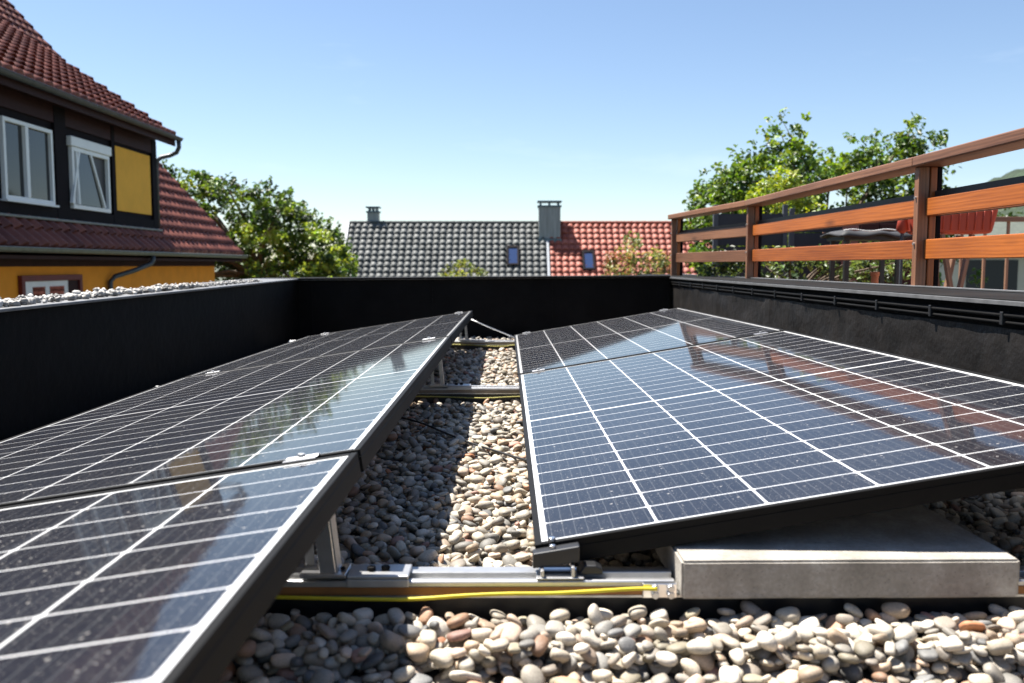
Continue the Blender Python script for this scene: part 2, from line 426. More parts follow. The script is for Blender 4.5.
# left parapet: its top sinks slightly towards the viewer
def sloped_box(mb, x0, x1, y0, y1, zb0, zb1, zt0, zt1):
    """box whose top and bottom change linearly with y (…0 at y0, …1 at y1)"""
    o = len(mb.v)
    mb.v += [(x0, y0, zb0), (x1, y0, zb0), (x1, y0, zt0), (x0, y0, zt0), (x0, y1, zb1), (x1, y1, zb1), (x1, y1, zt1), (x0, y1, zt1)]
    for q in ([0, 1, 2, 3], [5, 4, 7, 6], [0, 4, 5, 1], [3, 2, 6, 7], [0, 3, 7, 4], [1, 5, 6, 2]): mb.quad_face([o+i for i in q], [(0, 0)]*4)
    return mb
def zl(y): return -.127+(y-2.6)*(.034/3.8)
t = thing('parapet_wall', (-1.65, 2, -4.2), 'long black parapet wall on the left topped with pale rubble stones', 'wall')
b = MB(); sloped_box(b, -1.82, -1.512, -2.6, 6.75, -4.2, -4.2, zl(-2.6)-.012, zl(6.75)-.012); b.build('wall', M['bitumen'], t)
b = MB(); sloped_box(b, -1.84, -1.495, -2.6, 6.39, zl(-2.6)-.0118, zl(6.39)-.0118, zl(-2.6)-.002, zl(6.39)-.002); b.build('drip_edge', M['zinc'], t, bevel=.002)
# far parapet
t = thing('parapet_wall', (-.2, 6.5, -4.2), 'black parapet wall closing the far end of the gravel roof, in shade', 'wall')
b = MB(); b.prism([(-1.510, -4.2), (1.177, -4.2), (1.177, -.088), (-1.510, -.108)], 'y', 6.43, 6.72)
b.build('wall', M['bitumen'], t)
b = MB(); b.prism([(-1.83, -.1075), (1.177, -.0875), (1.177, -.073), (-1.83, -.093)], 'y', 6.395, 6.76)
b.build('cap', M['cap'], t, bevel=.003)
b = MB(); b.tube([(-1.50, 6.40, -.104), (1.17, 6.40, -.084)], .004, 6); b.build('drip_edge', M['zinc'], t)
b = MB()
for xx in (-1.42, -.55, .33): b.box(xx, xx+.012, 6.424, 6.429, -.62, -.11)
b.each('seam', M['bitumen'], t)
# right parapet, with cap, termination bar and clips
t = thing('parapet_wall', (1.35, 3, -4.2), 'black sealed parapet wall on the right under the wooden railing', 'wall')
b = MB(); b.box(1.20, 1.478, -2.6, 7.9, -4.2, -.092); b.build('wall', M['bitumen'], t)
b = MB(); b.box(1.178, 1.497, -2.6, 7.95, -.0915, -.079); b.build('cap', M['cap'], t, bevel=.003)
b = MB(); b.box(1.474, 1.5, -2.6, 7.95, -.078, -.073); b.build('drip_edge', M['zinc'], t, bevel=.001)
b = MB(); b.box(1.172, 1.180, -2.6, 6.39, -.094, -.083); b.build('front_lip', M['zinc'], t, bevel=.001)
b = MB(); b.tube([(1.185, -2.6, -.118), (1.185, 6.38, -.118)], .006, 8); b.tube([(1.188, -2.6, -.137), (1.188, 6.38, -.134)], .005, 8); b.each('sealing_bar', M['cap'], t, smooth=True)
b = MB()
for k in range(22): yy = -1.5+k*.36; b.box(1.1765, 1.199, yy, yy+.012, -.142, -.110)
b.each('clip', M['plastic'], t, bevel=.002)
# bitumen sheet: bumpy surface patch hung on the wall
nx, nz = 420, 26
Y = np.linspace(-2.4, 6.38, nx); Z = np.linspace(-.62, -.15, nz)
V = []
for z in Z:
    for y in Y:
        d = mnoise.noise(Vector((y*2.2, z*7, 0)))*.004+mnoise.noise(Vector((y*9, z*16, 3)))*.0035+abs(mnoise.noise(Vector((y*4, z*4, 9))))*.004
        d += .004*(1 if (y % 1.0) < .1 else 0)
        V.append((1.197-.002-d, y, z))
F = [(r*nx+c, (r+1)*nx+c, (r+1)*nx+c+1, r*nx+c+1) for r in range(nz-1) for c in range(nx-1)]
o = np_mesh('bitumen_sheet', np.array(V), np.array(F), M['sheet'], t, True)

# ------------------------------------------------------------------ gravel
def icosphere(sub):
    bm = bmesh.new(); bmesh.ops.create_icosphere(bm, subdivisions=sub, radius=1)
    V = np.array([v.co[:] for v in bm.verts]); F = np.array([[v.index for v in f.verts] for f in bm.faces]); bm.free(); return V, F
ICO = {2: icosphere(2), 3: icosphere(3)}
PAL = np.array([(.52, .48, .41), (.58, .55, .49), (.44, .42, .38), (.34, .33, .31), (.215, .22, .22), (.14, .15, .165),
                (.46, .36, .27), (.42, .25, .16), (.50, .40, .33), (.36, .20, .17), (.27, .25, .19), (.62, .60, .56), (.42, .17, .07), (.30, .27, .24)])
PAL = PAL*np.array([.82, .765, .68])
PWT = np.array([16, 12, 13, 11, 9, 5, 9, 2.5, 8, 2, 5, 9, .8, 7]); PWT = PWT/PWT.sum()
def stones(name, items, m, loc, lab, rough=.10):
    """items: list of (pos, (a,b,c), yaw, tilt axis angles, level, colour)"""
    Vs, Fs, Cs = [], [], []; n = 0
    for (p, abc, yaw, tx, ty, lv, c) in items:
        V0, F0 = ICO[lv]
        ph = rng.uniform(0, 6.28, 6); k1 = rng.uniform(1.0, 2.4, 3)
        bumpv = 1+1.25*rough*np.sin(V0[:, 0]*k1[0]+ph[0])*np.cos(V0[:, 1]*k1[1]+ph[1])+rough*.9*np.sin(V0[:, 2]*k1[2]+V0[:, 0]*1.7+ph[2])+rough*.4*np.sin(V0[:, 1]*3.9+ph[3])
        V = V0*bumpv[:, None]
        # super-ellipsoid squareness varies: some stones blocky, some egg shaped
        e = rng.uniform(.62, 1.02); V = np.sign(V)*np.abs(V)**e
        V[:, 0] *= 1+.22*math.sin(ph[4])*V[:, 1]
        V = V*np.array(abc)
        cx, sx, cy, sy, cz, sz = math.cos(tx), math.sin(tx), math.cos(ty), math.sin(ty), math.cos(yaw), math.sin(yaw)
        Rx = np.array([[1, 0, 0], [0, cx, -sx], [0, sx, cx]]); Ry = np.array([[cy, 0, sy], [0, 1, 0], [-sy, 0, cy]]); Rz = np.array([[cz, -sz, 0], [sz, cz, 0], [0, 0, 1]])
        V = V@(Rz@Ry@Rx).T+np.array(p)
        Vs.append(V); Fs.append(F0+n); n += len(V)
        Cs.append(np.tile(np.array([c[0], c[1], c[2], 1.0]), (len(V), 1)))
    o = np_mesh(name, np.concatenate(Vs), np.concatenate(Fs), m, None, True, {'col': np.concatenate(Cs)}, loc)
    return o
X0, X1, Y0, Y1 = -1.49, 1.18, .72, 6.41
cs = .004
H = np.zeros((int((X1-X0)/cs)+1, int((Y1-Y0)/cs)+1))
items = []
def gravel_zone(n, xa, xb, ya, yb, s0, s1, K, lvf):
    for i in range(n):
        a = min(s1*1.12, max(s0*.5, rng.lognormal(math.log((s0+s1)/2*.90), .26)))
        b_ = a*rng.uniform(.62, .92); c = a*rng.uniform(.30, .60)
        yaw = rng.uniform(0, math.pi)
        n_ = int(a/cs)+1
        gx, gy = np.meshgrid(np.arange(-n_, n_+1), np.arange(-n_, n_+1), indexing='ij')
        ux = gx*cs; uy = gy*cs; cy, sy = math.cos(yaw), math.sin(yaw)
        q = ((ux*cy+uy*sy)/a)**2+((-ux*sy+uy*cy)/b_)**2
        msk = q < .92; hh = np.where(msk, c*np.sqrt(np.clip(1-q, 0, 1)), 0)
        best = None
        for k in range(K):
            x = rng.uniform(xa, xb); y = rng.uniform(ya, yb)
            ix = int((x-X0)/cs); iy = int((y-Y0)/cs)
            if ix-n_ < 0 or iy-n_ < 0 or ix+n_+1 > H.shape[0] or iy+n_+1 > H.shape[1]: continue
            sub = H[ix-n_:ix+n_+1, iy-n_:iy+n_+1]
            z = np.max(np.where(msk, sub+hh, 0))
            if best is None or z < best[0]: best = (z, x, y, ix, iy)
        if best is None: continue
        z, x, y, ix, iy = best
        sub = H[ix-n_:ix+n_+1, iy-n_:iy+n_+1]
        # lean with the local slope
        gxs = (sub[-1].mean()-sub[0].mean())/(2*a); gys = (sub[:, -1].mean()-sub[:, 0].mean())/(2*a)
        z -= c*.22
        np.copyto(sub, np.maximum(sub, np.where(msk, z+hh, 0)))
        col = PAL[rng.choice(len(PAL), p=PWT)]*rng.uniform(.6, 1.4)
        items.append([(x, y, z), (a, b_, c), yaw, rng.normal(0, .34), rng.normal(0, .34), lvf(x, y), col])
lv_near = lambda x, y: 3 if (.95 < y < 1.6 and -.5 < x < .9) else 2
gravel_zone(16500, -.9, X1, Y0, 2.3, .0085, .0168, 4, lv_near)
gravel_zone(1500, -.9, X1, 1.10, 1.222, .0085, .0155, 5, lv_near)
gravel_zone(10500, -.42, .42, 2.3, Y1, .0092, .0175, 3, lv_near)
gravel_zone(3600, .42, X1, 2.3, Y1, .016, .026, 3, lv_near)
gravel_zone(2600, X0, -.42, 2.3, Y1, .016, .026, 3, lv_near)
gravel_zone(1000, X0, -.9, Y0, 2.3, .016, .026, 3, lv_near)
hs = H[int((-.3-X0)/cs):int((.4-X0)/cs), int((1.0-Y0)/cs):int((2.2-Y0)/cs)]
top = float(np.percentile(hs, 70)); base = GRAV-top
for it in items: it[0] = (it[0][0], it[0][1], it[0][2]+base)
print('gravel', len(items), 'top', top)
tag(stones('gravel', items, M['pebble'], (0, 2, -.6), 'x'), 'rounded river pebbles covering the flat roof between and under the solar panels', 'gravel', kind='stuff')
# backing sheet just under the stones
b = MB(); b.box(-1.49, 1.18, -2.5, 6.41, base-.004, base+.012); tag(b.build('roof_mat', M['deck']), kind='structure')

# rubble along the left wall
items2 = []
for k in range(1150):
    y = rng.uniform(.9, 5.6); s = rng.uniform(.005, .0145)*(1 if y < 4.6 else .6)
    x = -1.54-abs(rng.normal(0, .08)); x = max(x, -1.8)
    c = np.array((.33, .315, .29))*rng.uniform(.05, 1.5)
    items2.append([(x, y, zl(y)+s*.35+rng.uniform(0, .006)), (s, s*rng.uniform(.6, 1), s*rng.uniform(.5, .85)), rng.uniform(0, 3), rng.normal(0, .6), rng.normal(0, .6), 2, c])
tag(stones('rubble', items2, M['pebble'], (-1.6, 3, -.1), 'x', .34), 'pale broken stones lying loose along the top of the left parapet', 'rubble', kind='stuff')

# ------------------------------------------------------------------ solar panels
TL, TR = R(8.85), R(9.45); PT = .035
PITCHY = 2.114
def make_panel():
    t = thing('solar_panel', (0, 0, 0), 'x', 'solar panel', 'solar panels on the gravel roof')
    # laminate: local x across the tilt (0 low .. PW high), local y along
    me = bpy.data.meshes.new('laminate')
    lip = .009
    me.from_pydata([(lip, lip, -.0015), (PW-lip, lip, -.0015), (PW-lip, PL-lip, -.0015), (lip, PL-lip, -.0015),
                    (lip, lip, -.0055), (PW-lip, lip, -.0055), (PW-lip, PL-lip, -.0055), (lip, PL-lip, -.0055)], [],
                   [(0, 1, 2, 3), (7, 6, 5, 4)])
    uvl = me.uv_layers.new(name='UVMap'); uv = []
    for p in me.polygons:
        for li in p.loop_indices: v = me.vertices[me.loops[li].vertex_index].co; uv += [v.x, v.y]
    uvl.data.foreach_set('uv', uv)
    bk = simple('white_backsheet', (.5, .5, .5), .6, bs=0)
    me.materials.append(M['cells']); me.materials.append(bk); me.polygons[1].material_index = 1
    o = bpy.data.objects.new('laminate', me); COL.objects.link(o); o.parent = t
    # frame: four mitred L-shaped rails
    b = MB(); a = .0105
    for (x0, x1, y0, y1) in ((0, a, 0, PL), (PW-a, PW, 0, PL), (a, PW-a, 0, a), (a, PW-a, PL-a, PL)): b.box(x0, x1, y0, y1, -.011, 0)
    h = .002
    for (x0, x1, y0, y1) in ((0, h, 0, PL), (PW-h, PW, 0, PL), (h, PW-h, 0, h), (h, PW-h, PL-h, PL)): b.box(x0, x1, y0, y1, -PT, -.011)
    f = .025
    for (x0, x1, y0, y1) in ((h, f, h, PL-h), (PW-f, PW-h, h, PL-h), (f, PW-f, h, f), (f, PW-f, PL-f, PL-h)): b.box(x0, x1, y0, y1, -PT, -PT+.002)
    b.build('frame', M['frame'], t, bevel=.0008, seg=1)
    b = MB(); b.box(PW/2-.05, PW/2+.05, PL/2-.03, PL/2+.03, -.022, -.0057); b.each('junction_box', M['plastic'], t, bevel=.003)
    return t
proto = make_panel()
XR, YR, ZR = .0405, 1.274, -.4094
XLh, YL, ZLh = -.2165, 1.288, -.2690
XL, ZL = XLh-PW*math.cos(TL), ZLh-PW*math.sin(TL)
SR = -.0031
spots = [(XR, YR, ZR, 'near solar panel of the right row, bluish, mirroring sky and railing'),
         (XR, YR+PITCHY, ZR+SR*PITCHY, 'far solar panel of the right row, next to the far parapet'),
         (XL, YL-PITCHY, ZL, 'solar panel in the left foreground cut off by the picture edge'),
         (XL, YL, ZL, 'middle solar panel of the left row with a sky reflection along its raised edge'),
         (XL, YL+PITCHY, ZL, 'farthest solar panel of the left row, near the far parapet')]
for k, (x, y, z, lab) in enumerate(spots):
    o = proto if k == 0 else copy_tree(proto)
    o.location = (x, y, z); o.rotation_euler = (R((-.18, -.40, 0, 0, -.30)[k]), -(TR if k < 2 else TL), 0); o['label'] = lab

# ------------------------------------------------------------------ mounting rails
def panel_z(x): # underside of the panels above x
    if x < 0: return ZLh-(XLh-x)*math.tan(TL)-PT
    return ZR+(x-XR)*math.tan(TR)-PT
def rail(yc, lab, segs):
    t = thing('mounting_rail', (-.2, yc, -.51), lab, 'rail', 'aluminium rails under the solar panels')
    b = MB()
    for (xa, xb) in segs:
        # C-profile with two top ridges and a slot
        prof = [(yc-.020, -.4895), (yc-.020, -.4715), (yc-.018, -.4690), (yc-.0085, -.4690), (yc-.0085, -.4805), (yc+.0065, -.4805), (yc+.0065, -.4655), (yc+.0195, -.4655), (yc+.0215, -.468), (yc+.0215, -.4895)]
        b.prism(prof, 'x', xa, xb)
    b.build('rail_profile', M['alu_matte'], t, bevel=.0008, seg=1)
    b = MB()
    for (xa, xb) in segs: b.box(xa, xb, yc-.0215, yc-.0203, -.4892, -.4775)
    b.each('front_strip', M['strip_brown'] if yc < 2 else M['dull'], t)
    b = MB(); b.box(-1.36, 1.12, yc-.022, yc+.10, -.4930, -.4898); b.build('base_flange', M['alu_matte'], t)
    b = MB()
    for xx in (-1.2, -.6, -.02, .55, 1.0): b.box(xx-.06, xx+.06, yc+.0, yc+.09, -.56, -.4935)
    b.each('rubber_pad', M['plastic'], t, bevel=.004)
    b = MB(); b.box(-1.36, 1.12, yc-.008, yc+.045, -.55, -.4932); b.build('under_beam', M['plastic'], t)
    return t
DY, DZ = -.045, .0195
def nudge(o, dy=None, dz=None): o.location.y += DY if dy is None else dy; o.location.z += DZ if dz is None else dz; return o
nudge(rail(1.300, 'nearest aluminium rail with a yellow wire along it, running under the concrete slab', [(-1.36, .240), (.722, 1.12)]))
rail(3.405, 'middle aluminium rail crossing the gravel gap between the panel rows', [(-1.36, 1.12)])
rail(5.520, 'farthest aluminium rail at the end of the two panel rows', [(-1.36, 1.12)])

def bolt(mb, x, y, z, r=.006, h=.006, up=(0, 0, 1)):
    mb.tube([(x, y, z), (x, y, z+h)], r, 6)
# brackets carrying the raised edge
def bracket(yc, lab, dz=0):
    t = thing('support_bracket', (-.22, yc, -.466), lab, 'bracket', 'sheet metal brackets holding up the left panels')
    zt = panel_z(-.268)-dz; zt2 = zt-.004
    def plate(xa0, xa1, xb0, xb1, z0, z1, y, th):
        b = MB(); b.mark(); o = 0
        for yy in (y, y+th): b.v += [(xa0, yy, z0), (xa1, yy, z0), (xb1, yy, z1), (xb0, yy, z1)]
        for q in ([3, 2, 1, 0], [4, 5, 6, 7], [0, 1, 5, 4], [1, 2, 6, 5], [2, 3, 7, 6], [3, 0, 4, 7]): b.quad_face(q, [(0, 0)]*4)
        return b
    wn = 0 if dz else .012
    plate(-.268+wn, -.245, -.281+wn, -.259, -.458, zt-.0015, yc-.018, .002).build('upright', M['alu'], t, bevel=.0006, seg=1)
    plate(-.296, -.282, -.303, -.290, -.458, zt-.012, yc+.016, .002).build('upright', M['alu'], t, bevel=.0006, seg=1)
    b = MB(); b.prism([(-.2445, -.458), (-.2425, -.458), (-.2565, zt-.0025), (-.2585, zt-.0025)], 'y', yc-.0155, yc+.0155); b.build('web', M['alu_matte'], t)
    b = MB(); b.box(-.296, -.230, yc-.024, yc+.024, -.4640, -.4583); b.box(-.300, -.258, yc-.022, yc+.022, zt-.0012, zt-.0002); b.each('foot_plate', M['alu'], t, bevel=.001)
    b = MB(); b.box(-.228, -.140, yc-.027, yc+.024, -.4640, -.4590); b.build('clamp_block', M['alu_matte'], t, bevel=.0015)
    b = MB(); b.box(-.228, -.140, yc-.0272, yc-.0225, -.4760, -.4645); b.build('clamp_lip', M['alu_matte'], t, bevel=.001)
    b = MB(); bolt(b, -.196, yc-.004, -.4588, .0065, .006); bolt(b, -.176, yc-.001, -.4588, .0065, .006); bolt(b, -.238, yc, -.458, .004, .003); b.each('bolt', M['cap'], t, bevel=.0008)
    return t
nudge(bracket(1.300, 'sheet metal bracket on the nearest rail in the left foreground with two bolts', DZ))
bracket(3.405, 'sheet metal bracket on the middle rail under the left row')
bracket(5.500, 'sheet metal bracket on the farthest rail under the left row')

# module clamps
def on_panel(x, off=0):
    """z of the panels' top face above x"""
    return (ZLh-(XLh-x)*math.tan(TL) if x < 0 else ZR+(x-XR)*math.tan(TR))+off
def clamp(xc, y, mid, lab):
    z = on_panel(xc)
    t = thing('module_clamp', (xc, y, z), lab, 'clamp', 'clamps holding the solar panels')
    b = MB(); L = .024
    if mid is None: z -= .012 if xc < 0 else .009
    if xc > 0: z += SR*(y-YR)
    zz = lambda x, o=0: z+(x-xc)*math.tan(TL if xc < 0 else TR)+o
    if mid:
        pr = [(-.017, .0005), (.017, .0005), (.017, .003), (.006, .003), (.005, .001), (-.005, .001), (-.006, .003), (-.017, .003)]
    else:
        s = mid is False
        pr = [(-.019, .0005), (.011, .0005), (.011, .0035), (-.022, .0035), (-.022, -.045), (-.019, -.045)]
        if not s: pr = [(-a, c) for a, c in pr][::-1]
    n = len(pr); o = len(b.v)
    for xx in (xc-L, xc+L):
        for (a, c) in pr: b.v.append((xx, y+a, zz(xx, c)))
    for k in range(n):
        j = (k+1) % n; b.quad_face([o+k, o+j, o+n+j, o+n+k], [(0, 0)]*4)
    b.quad_face([o+k for k in range(n)], [(0, 0)]*n); b.quad_face([o+n+k for k in range(n)], [(0, 0)]*n)
    b.build('clamp_plate', M['clamp'], t, bevel=.0005, seg=1)
    b = MB(); bolt(b, xc, y-(0 if mid else .004), z+.0035, .006, .005); b.build('bolt_head', M['alu_matte'], t, bevel=.0006)
for (x, y, mid, lab) in (
    (-.30, YL-.010, True, 'silver clamp between the two nearest panels of the left row, near their raised edge'),
    (-1.13, YL-.010, True, 'silver clamp between the two nearest panels of the left row, near their low edge'),
    (-.30, YL+PITCHY-.010, True, 'silver clamp between the middle and farthest left panels, by the raised edge'),
    (-1.13, YL+PITCHY-.010, True, 'silver clamp between the middle and farthest left panels, by the low edge'),
    (.12, YR+PITCHY-.010, True, 'silver clamp between the two right panels, by the low edge'),
    (.97, YR+PITCHY-.010, True, 'silver clamp between the two right panels, by the raised edge'),
    (-.30, YL+2*PITCHY-.018, None, 'end clamp on the far side of the left row, by the raised edge'),
    (-1.13, YL+2*PITCHY-.018, None, 'end clamp on the far side of the left row, by the low edge'),
    (.12, YR+2*PITCHY-.018, None, 'end clamp on the far side of the right row, by the low edge'),
    (.97, YR+2*PITCHY-.018, None, 'end clamp on the far side of the right row, by the raised edge')):
    clamp(x, y, mid, lab)
# end clamp with black cover at the near low corner of the right panel
t = thing('module_clamp', (.08, 1.31, -.466), 'black end clamp gripping the near low corner of the right row, on the rail', 'clamp', 'clamps holding the solar panels')
b = MB(); z = on_panel(.08)
b.prism([(.037, z-.012), (.105, z-.0005), (.105, z-.024), (.037, z-.034)], 'y', YR-.026, YR-.0025); b.build('cover', M['plastic'], t, bevel=.002)
b = MB(); bolt(b, .066, YR+.006, z-.003, .006, .006); bolt(b, .066, YR-.014, z-.010, .005, .008); b.each('bolt_head', M['alu'], t, bevel=.001)
b = MB(); yh = 1.255
b.box(.048, .053, yh-.020, yh+.022, -.4448, -.4345); b.build('hinge_cheek', M['alu_matte'], t, bevel=.001)
b = MB(); b.box(.092, .097, yh-.020, yh+.022, -.4448, -.4300); b.build('hinge_cheek', M['alu_matte'], t, bevel=.001)
b = MB(); b.box(.042, .110, yh-.022, yh+.024, -.4472, -.4449); b.build('hinge_base', M['alu_matte'], t, bevel=.001)
b = MB(); b.tube([(.046, yh, -.4385), (.100, yh, -.4385)], .004, 8); b.build('pin', M['alu'], t)
b = MB(); b.prism([(.102, -.4446), (.138, -.4446), (.138, -.436), (.128, -.431), (.112, -.431)], 'y', yh-.010, yh+.018); b.build('wedge', M['plastic'], t, bevel=.002)
# rail end connector beside the slab
t = thing('rail_connector', (.235, 1.288, -.50), 'short silver rail connector with screws beside the left end of the concrete slab', 'connector')
b = MB(); b.box(.205, .2535, 1.270, 1.2795, -.491, -.470); b.build('plate', M['alu'], t, bevel=.001)
b = MB()
for xx, zz in ((.222, -.475), (.244, -.475), (.222, -.485), (.244, -.485)): b.tube([(xx, 1.2695, zz), (xx, 1.262, zz)], .0055, 6)
b.each('screw', M['alu_matte'], t, bevel=.0008); nudge(t); t.location.x -= .012
# hanging clip on the side of the raised edge
t = thing('cable_clip', (-.222, 1.302, -.31), 'thin bent metal clip hanging from the joint of the two nearest left panels', 'clip')
b = MB(); b.beam((-.221, 1.304, -.273), (-.217, 1.304, -.305), .002, .007, up=(0, 1, 0)); b.beam((-.217, 1.304, -.305), (-.225, 1.304, -.309), .002, .007, up=(0, 1, 0)); b.build('clip_strip', M['alu'], t)

# ------------------------------------------------------------------ concrete slab
bm = bmesh.new(); bmesh.ops.create_cube(bm, size=1)
for v in bm.verts: v.co = Vector((.243+(v.co.x+.5)*.480, 1.232+(v.co.y+.5)*.474-.018, -.4690+(v.co.z+.5)*.0555))
bmesh.ops.bevel(bm, geom=[e for e in bm.edges if e.calc_face_angle(0) > .5], offset=.0035, segments=2, affect='EDGES')
bmesh.ops.triangulate(bm, faces=bm.faces)
for _ in range(4):
    bmesh.ops.subdivide_edges(bm, edges=[e for e in bm.edges if e.calc_length() > .014], cuts=1)
bmesh.ops.triangulate(bm, faces=bm.faces); bm.normal_update()
cen = Vector((.5145, 1.563, -.47))
for v in bm.verts:
    d = mnoise.noise(v.co*60)*.0008+mnoise.noise(v.co*18)*.0006
    v.co += v.normal*d
rot = Matrix.Rotation(R(.5), 4, 'Z')
off = Vector((.483, 1.451, -.4690))
for v in bm.verts: v.co = rot@(v.co-off)
me = bpy.data.meshes.new('ballast_slab'); bm.to_mesh(me); bm.free(); me.materials.append(M['concrete'])
o = bpy.data.objects.new('ballast_slab', me); COL.objects.link(o); o.location = off
tag(o, 'grey concrete paving slab lying on the rail under the near right solar panel as ballast', 'concrete slab')
# second ballast slab deeper under the panel
# ------------------------------------------------------------------ cables
def cable(name, pts, r, m, label, cat, n=8, sm=6):
    # catmull-rom smoothing
    P = [Vector(p) for p in pts]; Q = []
    for i in range(len(P)-1):
        p0, p1, p2, p3 = P[max(i-1, 0)], P[i], P[i+1], P[min(i+2, len(P)-1)]
        for k in range(sm):
            s = k/sm; Q.append(.5*((2*p1)+(-p0+p2)*s+(2*p0-5*p1+4*p2-p3)*s*s+(-p0+3*p1-3*p2+p3)*s**3))
    Q.append(P[-1])
    b = MB(); b.tube(Q, r, n); o = b.build(name, m, smooth=True); return tag(o, label, cat)
cable('ground_wire', [(-.9, 1.272, -.488), (-.45, 1.270, -.490), (-.30, 1.268, -.4925), (-.2, 1.266, -.494), (-.135, 1.264, -.4935), (-.06, 1.264, -.4885), (.0, 1.264, -.486), (.06, 1.264, -.4855), (.13, 1.264, -.482), (.18, 1.265, -.4795), (.212, 1.262, -.4785)], .0029, M['yellow'], 'yellow and green grounding wire running along the front of the nearest rail', 'wire'); nudge(bpy.context.scene.objects['ground_wire'], None, DZ+.004)
cable('ground_wire', [(-.75, 3.372, -.497), (-.3, 3.368, -.500), (-.1, 3.366, -.506), (.06, 3.368, -.500), (.3, 3.37, -.497)], .0022, M['wire'], 'yellow grounding wire below the middle rail', 'wire')
cable('ground_wire', [(-.6, 5.49, -.490), (-.28, 5.485, -.490), (-.14, 5.48, -.497), (-.02, 5.48, -.500), (.06, 5.485, -.492), (.3, 5.49, -.49)], .003, M['wire'], 'yellow grounding wire hanging along the farthest rail', 'wire')
cable('cable', [(-.45, 3.0, -.50), (-.30, 2.86, -.505), (-.2, 2.70, -.510), (-.11, 2.56, -.516), (-.03, 2.42, -.512), (.04, 2.30, -.508), (.12, 2.18, -.50), (.3, 2.1, -.49)], .0032, M['plastic'], 'thin black cable lying across the gravel from the left row to the right row', 'cable')
cable('stay_wire', [(-.225, 5.52, -.335), (-.05, 5.53, -.41), (.06, 5.54, -.455)], .0035, M['alu_matte'], 'thin slanting metal strut between the far ends of the two rows', 'wire', 6, 2)
b = MB(); b.tube([(-.30, 5.50, -.46), (-.275, 5.50, -.365), (-.262, 5.50, -.365), (-.225, 5.50, -.455)], .005, 6)

# ------------------------------------------------------------------ wooden railing on the right
ZTOP, DECKZ = .392, -.80
posts = [(1.50, 1.04, 'D'), (1.505, 3.25, 'B'), (1.470, 5.40, 'B'), (1.29, 6.90, 'A')]
t = thing('wooden_railing', (1.5, 3.2, -.8), 'orange brown wooden terrace railing with two horizontal boards on the right', 'railing')
for i, (x, y, k) in enumerate(posts):
    for (xc, w_, d_, mt) in ((x+.001, .038, .036, 'wood_dark'), (x+.037, .024, .036, 'wood')):
        b = MB(); b.beam((xc, y, DECKZ), (xc, y, ZTOP-.038), w_, d_, up=(0, 1, 0)); b.build('post', M[mt], t, bevel=.003)
    b = MB(); b.beam((x+.061, y+.003, DECKZ), (x+.061, y+.003, ZTOP-.038), .018, .032, up=(0, 1, 0)); b.build('post_backing', M['cladding'], t, bevel=.003)
    b = MB()
    for z in (.225, .058):
        b.tube([(x+.037, y-.018, z), (x+.037, y-.024, z)], .005, 8); b.tube([(x-.018, y, z+.02), (x-.024, y, z+.02)], .005, 8)
    b.each('bolt', M['alu_matte'], t)
def P3(p, z, dx=0): return (p[0]+dx, p[1], z)
far_end = (1.285, 6.95)
near = (1.50, -.6)
chain = [near, posts[0], posts[1], posts[2], posts[3]]
for i in range(4):
    a, c = chain[i], chain[i+1]
    mat = M['wood'] if i < 3 else M['wood_dark']  # last bay turns away from the light: its shade is put into darker wood
    g0, g1 = (.0, .0)
    d = (Vector((c[0], c[1], 0))-Vector((a[0], a[1], 0))).normalized()
    aa = Vector((a[0], a[1], 0))+d*(.021 if i else 0); cc = Vector((c[0], c[1], 0))-d*.021
    for (z0, z1) in ((.178, .242), (.022, .094)):
        b = MB(); b.beam((aa.x+.022, aa.y, (z0+z1)/2), (cc.x+.022, cc.y, (z0+z1)/2), .026, z1-z0); b.build('board', mat, t, bevel=.003)
    # black weatherproof strip standing behind the upper board
    b = MB(); b.beam((aa.x+.046, aa.y, .222), (cc.x+.046, cc.y, .222), .012, .090); b.build('dark_strip', M['plastic'], t)
for i in range(4):
    a, c = chain[i], chain[i+1]
    if i == 3: c = far_end
    b = MB(); b.beam((a[0]+.02, a[1]+(.001 if i else 0), ZTOP-.019+.0*i), (c[0]+.02, c[1], ZTOP-.019), .115, .036); b.build('handrail', M['wood_dark'], t, bevel=.005)

# ------------------------------------------------------------------ neighbour's terrace
b = MB(); b.box(1.62, 7.5, .5, 8.8, DECKZ-.15, DECKZ); tag(b.build('terrace', M['baluster']), kind='structure')
# far balustrade
t = thing('balustrade', (4.5, 8.3, DECKZ), 'brown balustrade with thin uprights on the far side of the terrace', 'railing')
b = MB(); b.box(2.9, 7.4, 8.26, 8.34, .405, .45); b.build('handrail', M['baluster'], t, bevel=.004)
b = MB(); b.box(2.9, 7.4, 8.28, 8.32, -.66, -.62); b.build('bottom_rail', M['baluster'], t)
for k in range(21):
    x = 2.95+k*.215; w = .05 if k % 7 == 3 else .022
    b = MB(); b.beam((x, 8.3, DECKZ if w > .03 else -.62), (x, 8.3, .404), w, w, up=(0, 1, 0)); b.build('upright', M['baluster'], t)
# dark privacy screens
for k, (x0, x1, y, zt, lab) in enumerate(((1.78, 2.42, 7.7, .50, 'dark grey privacy screen panel at the left end of the terrace'),
                                          (2.44, 3.12, 7.7, .47, 'dark grey privacy screen panel right beside the first, next to a grey post'))):
    t = thing('privacy_screen', ((x0+x1)/2, y, DECKZ), lab, 'screen', 'dark privacy screens on the terrace')
    b = MB()
    for q in range(5):
        z0 = -.25+q*(zt+.20)/5; b.box(x0+.04, x1-.04, y, y+.02, z0, z0+(zt+.20)/5-.008)
    b.build('slat_panel', M['screen'], t)
    for xx in (x0+.02, x1-.02):
        b = MB(); b.box(xx-.02, xx+.02, y-.01, y+.03, DECKZ, zt+.02); b.build('post', M['slatewood'], t, bevel=.003)
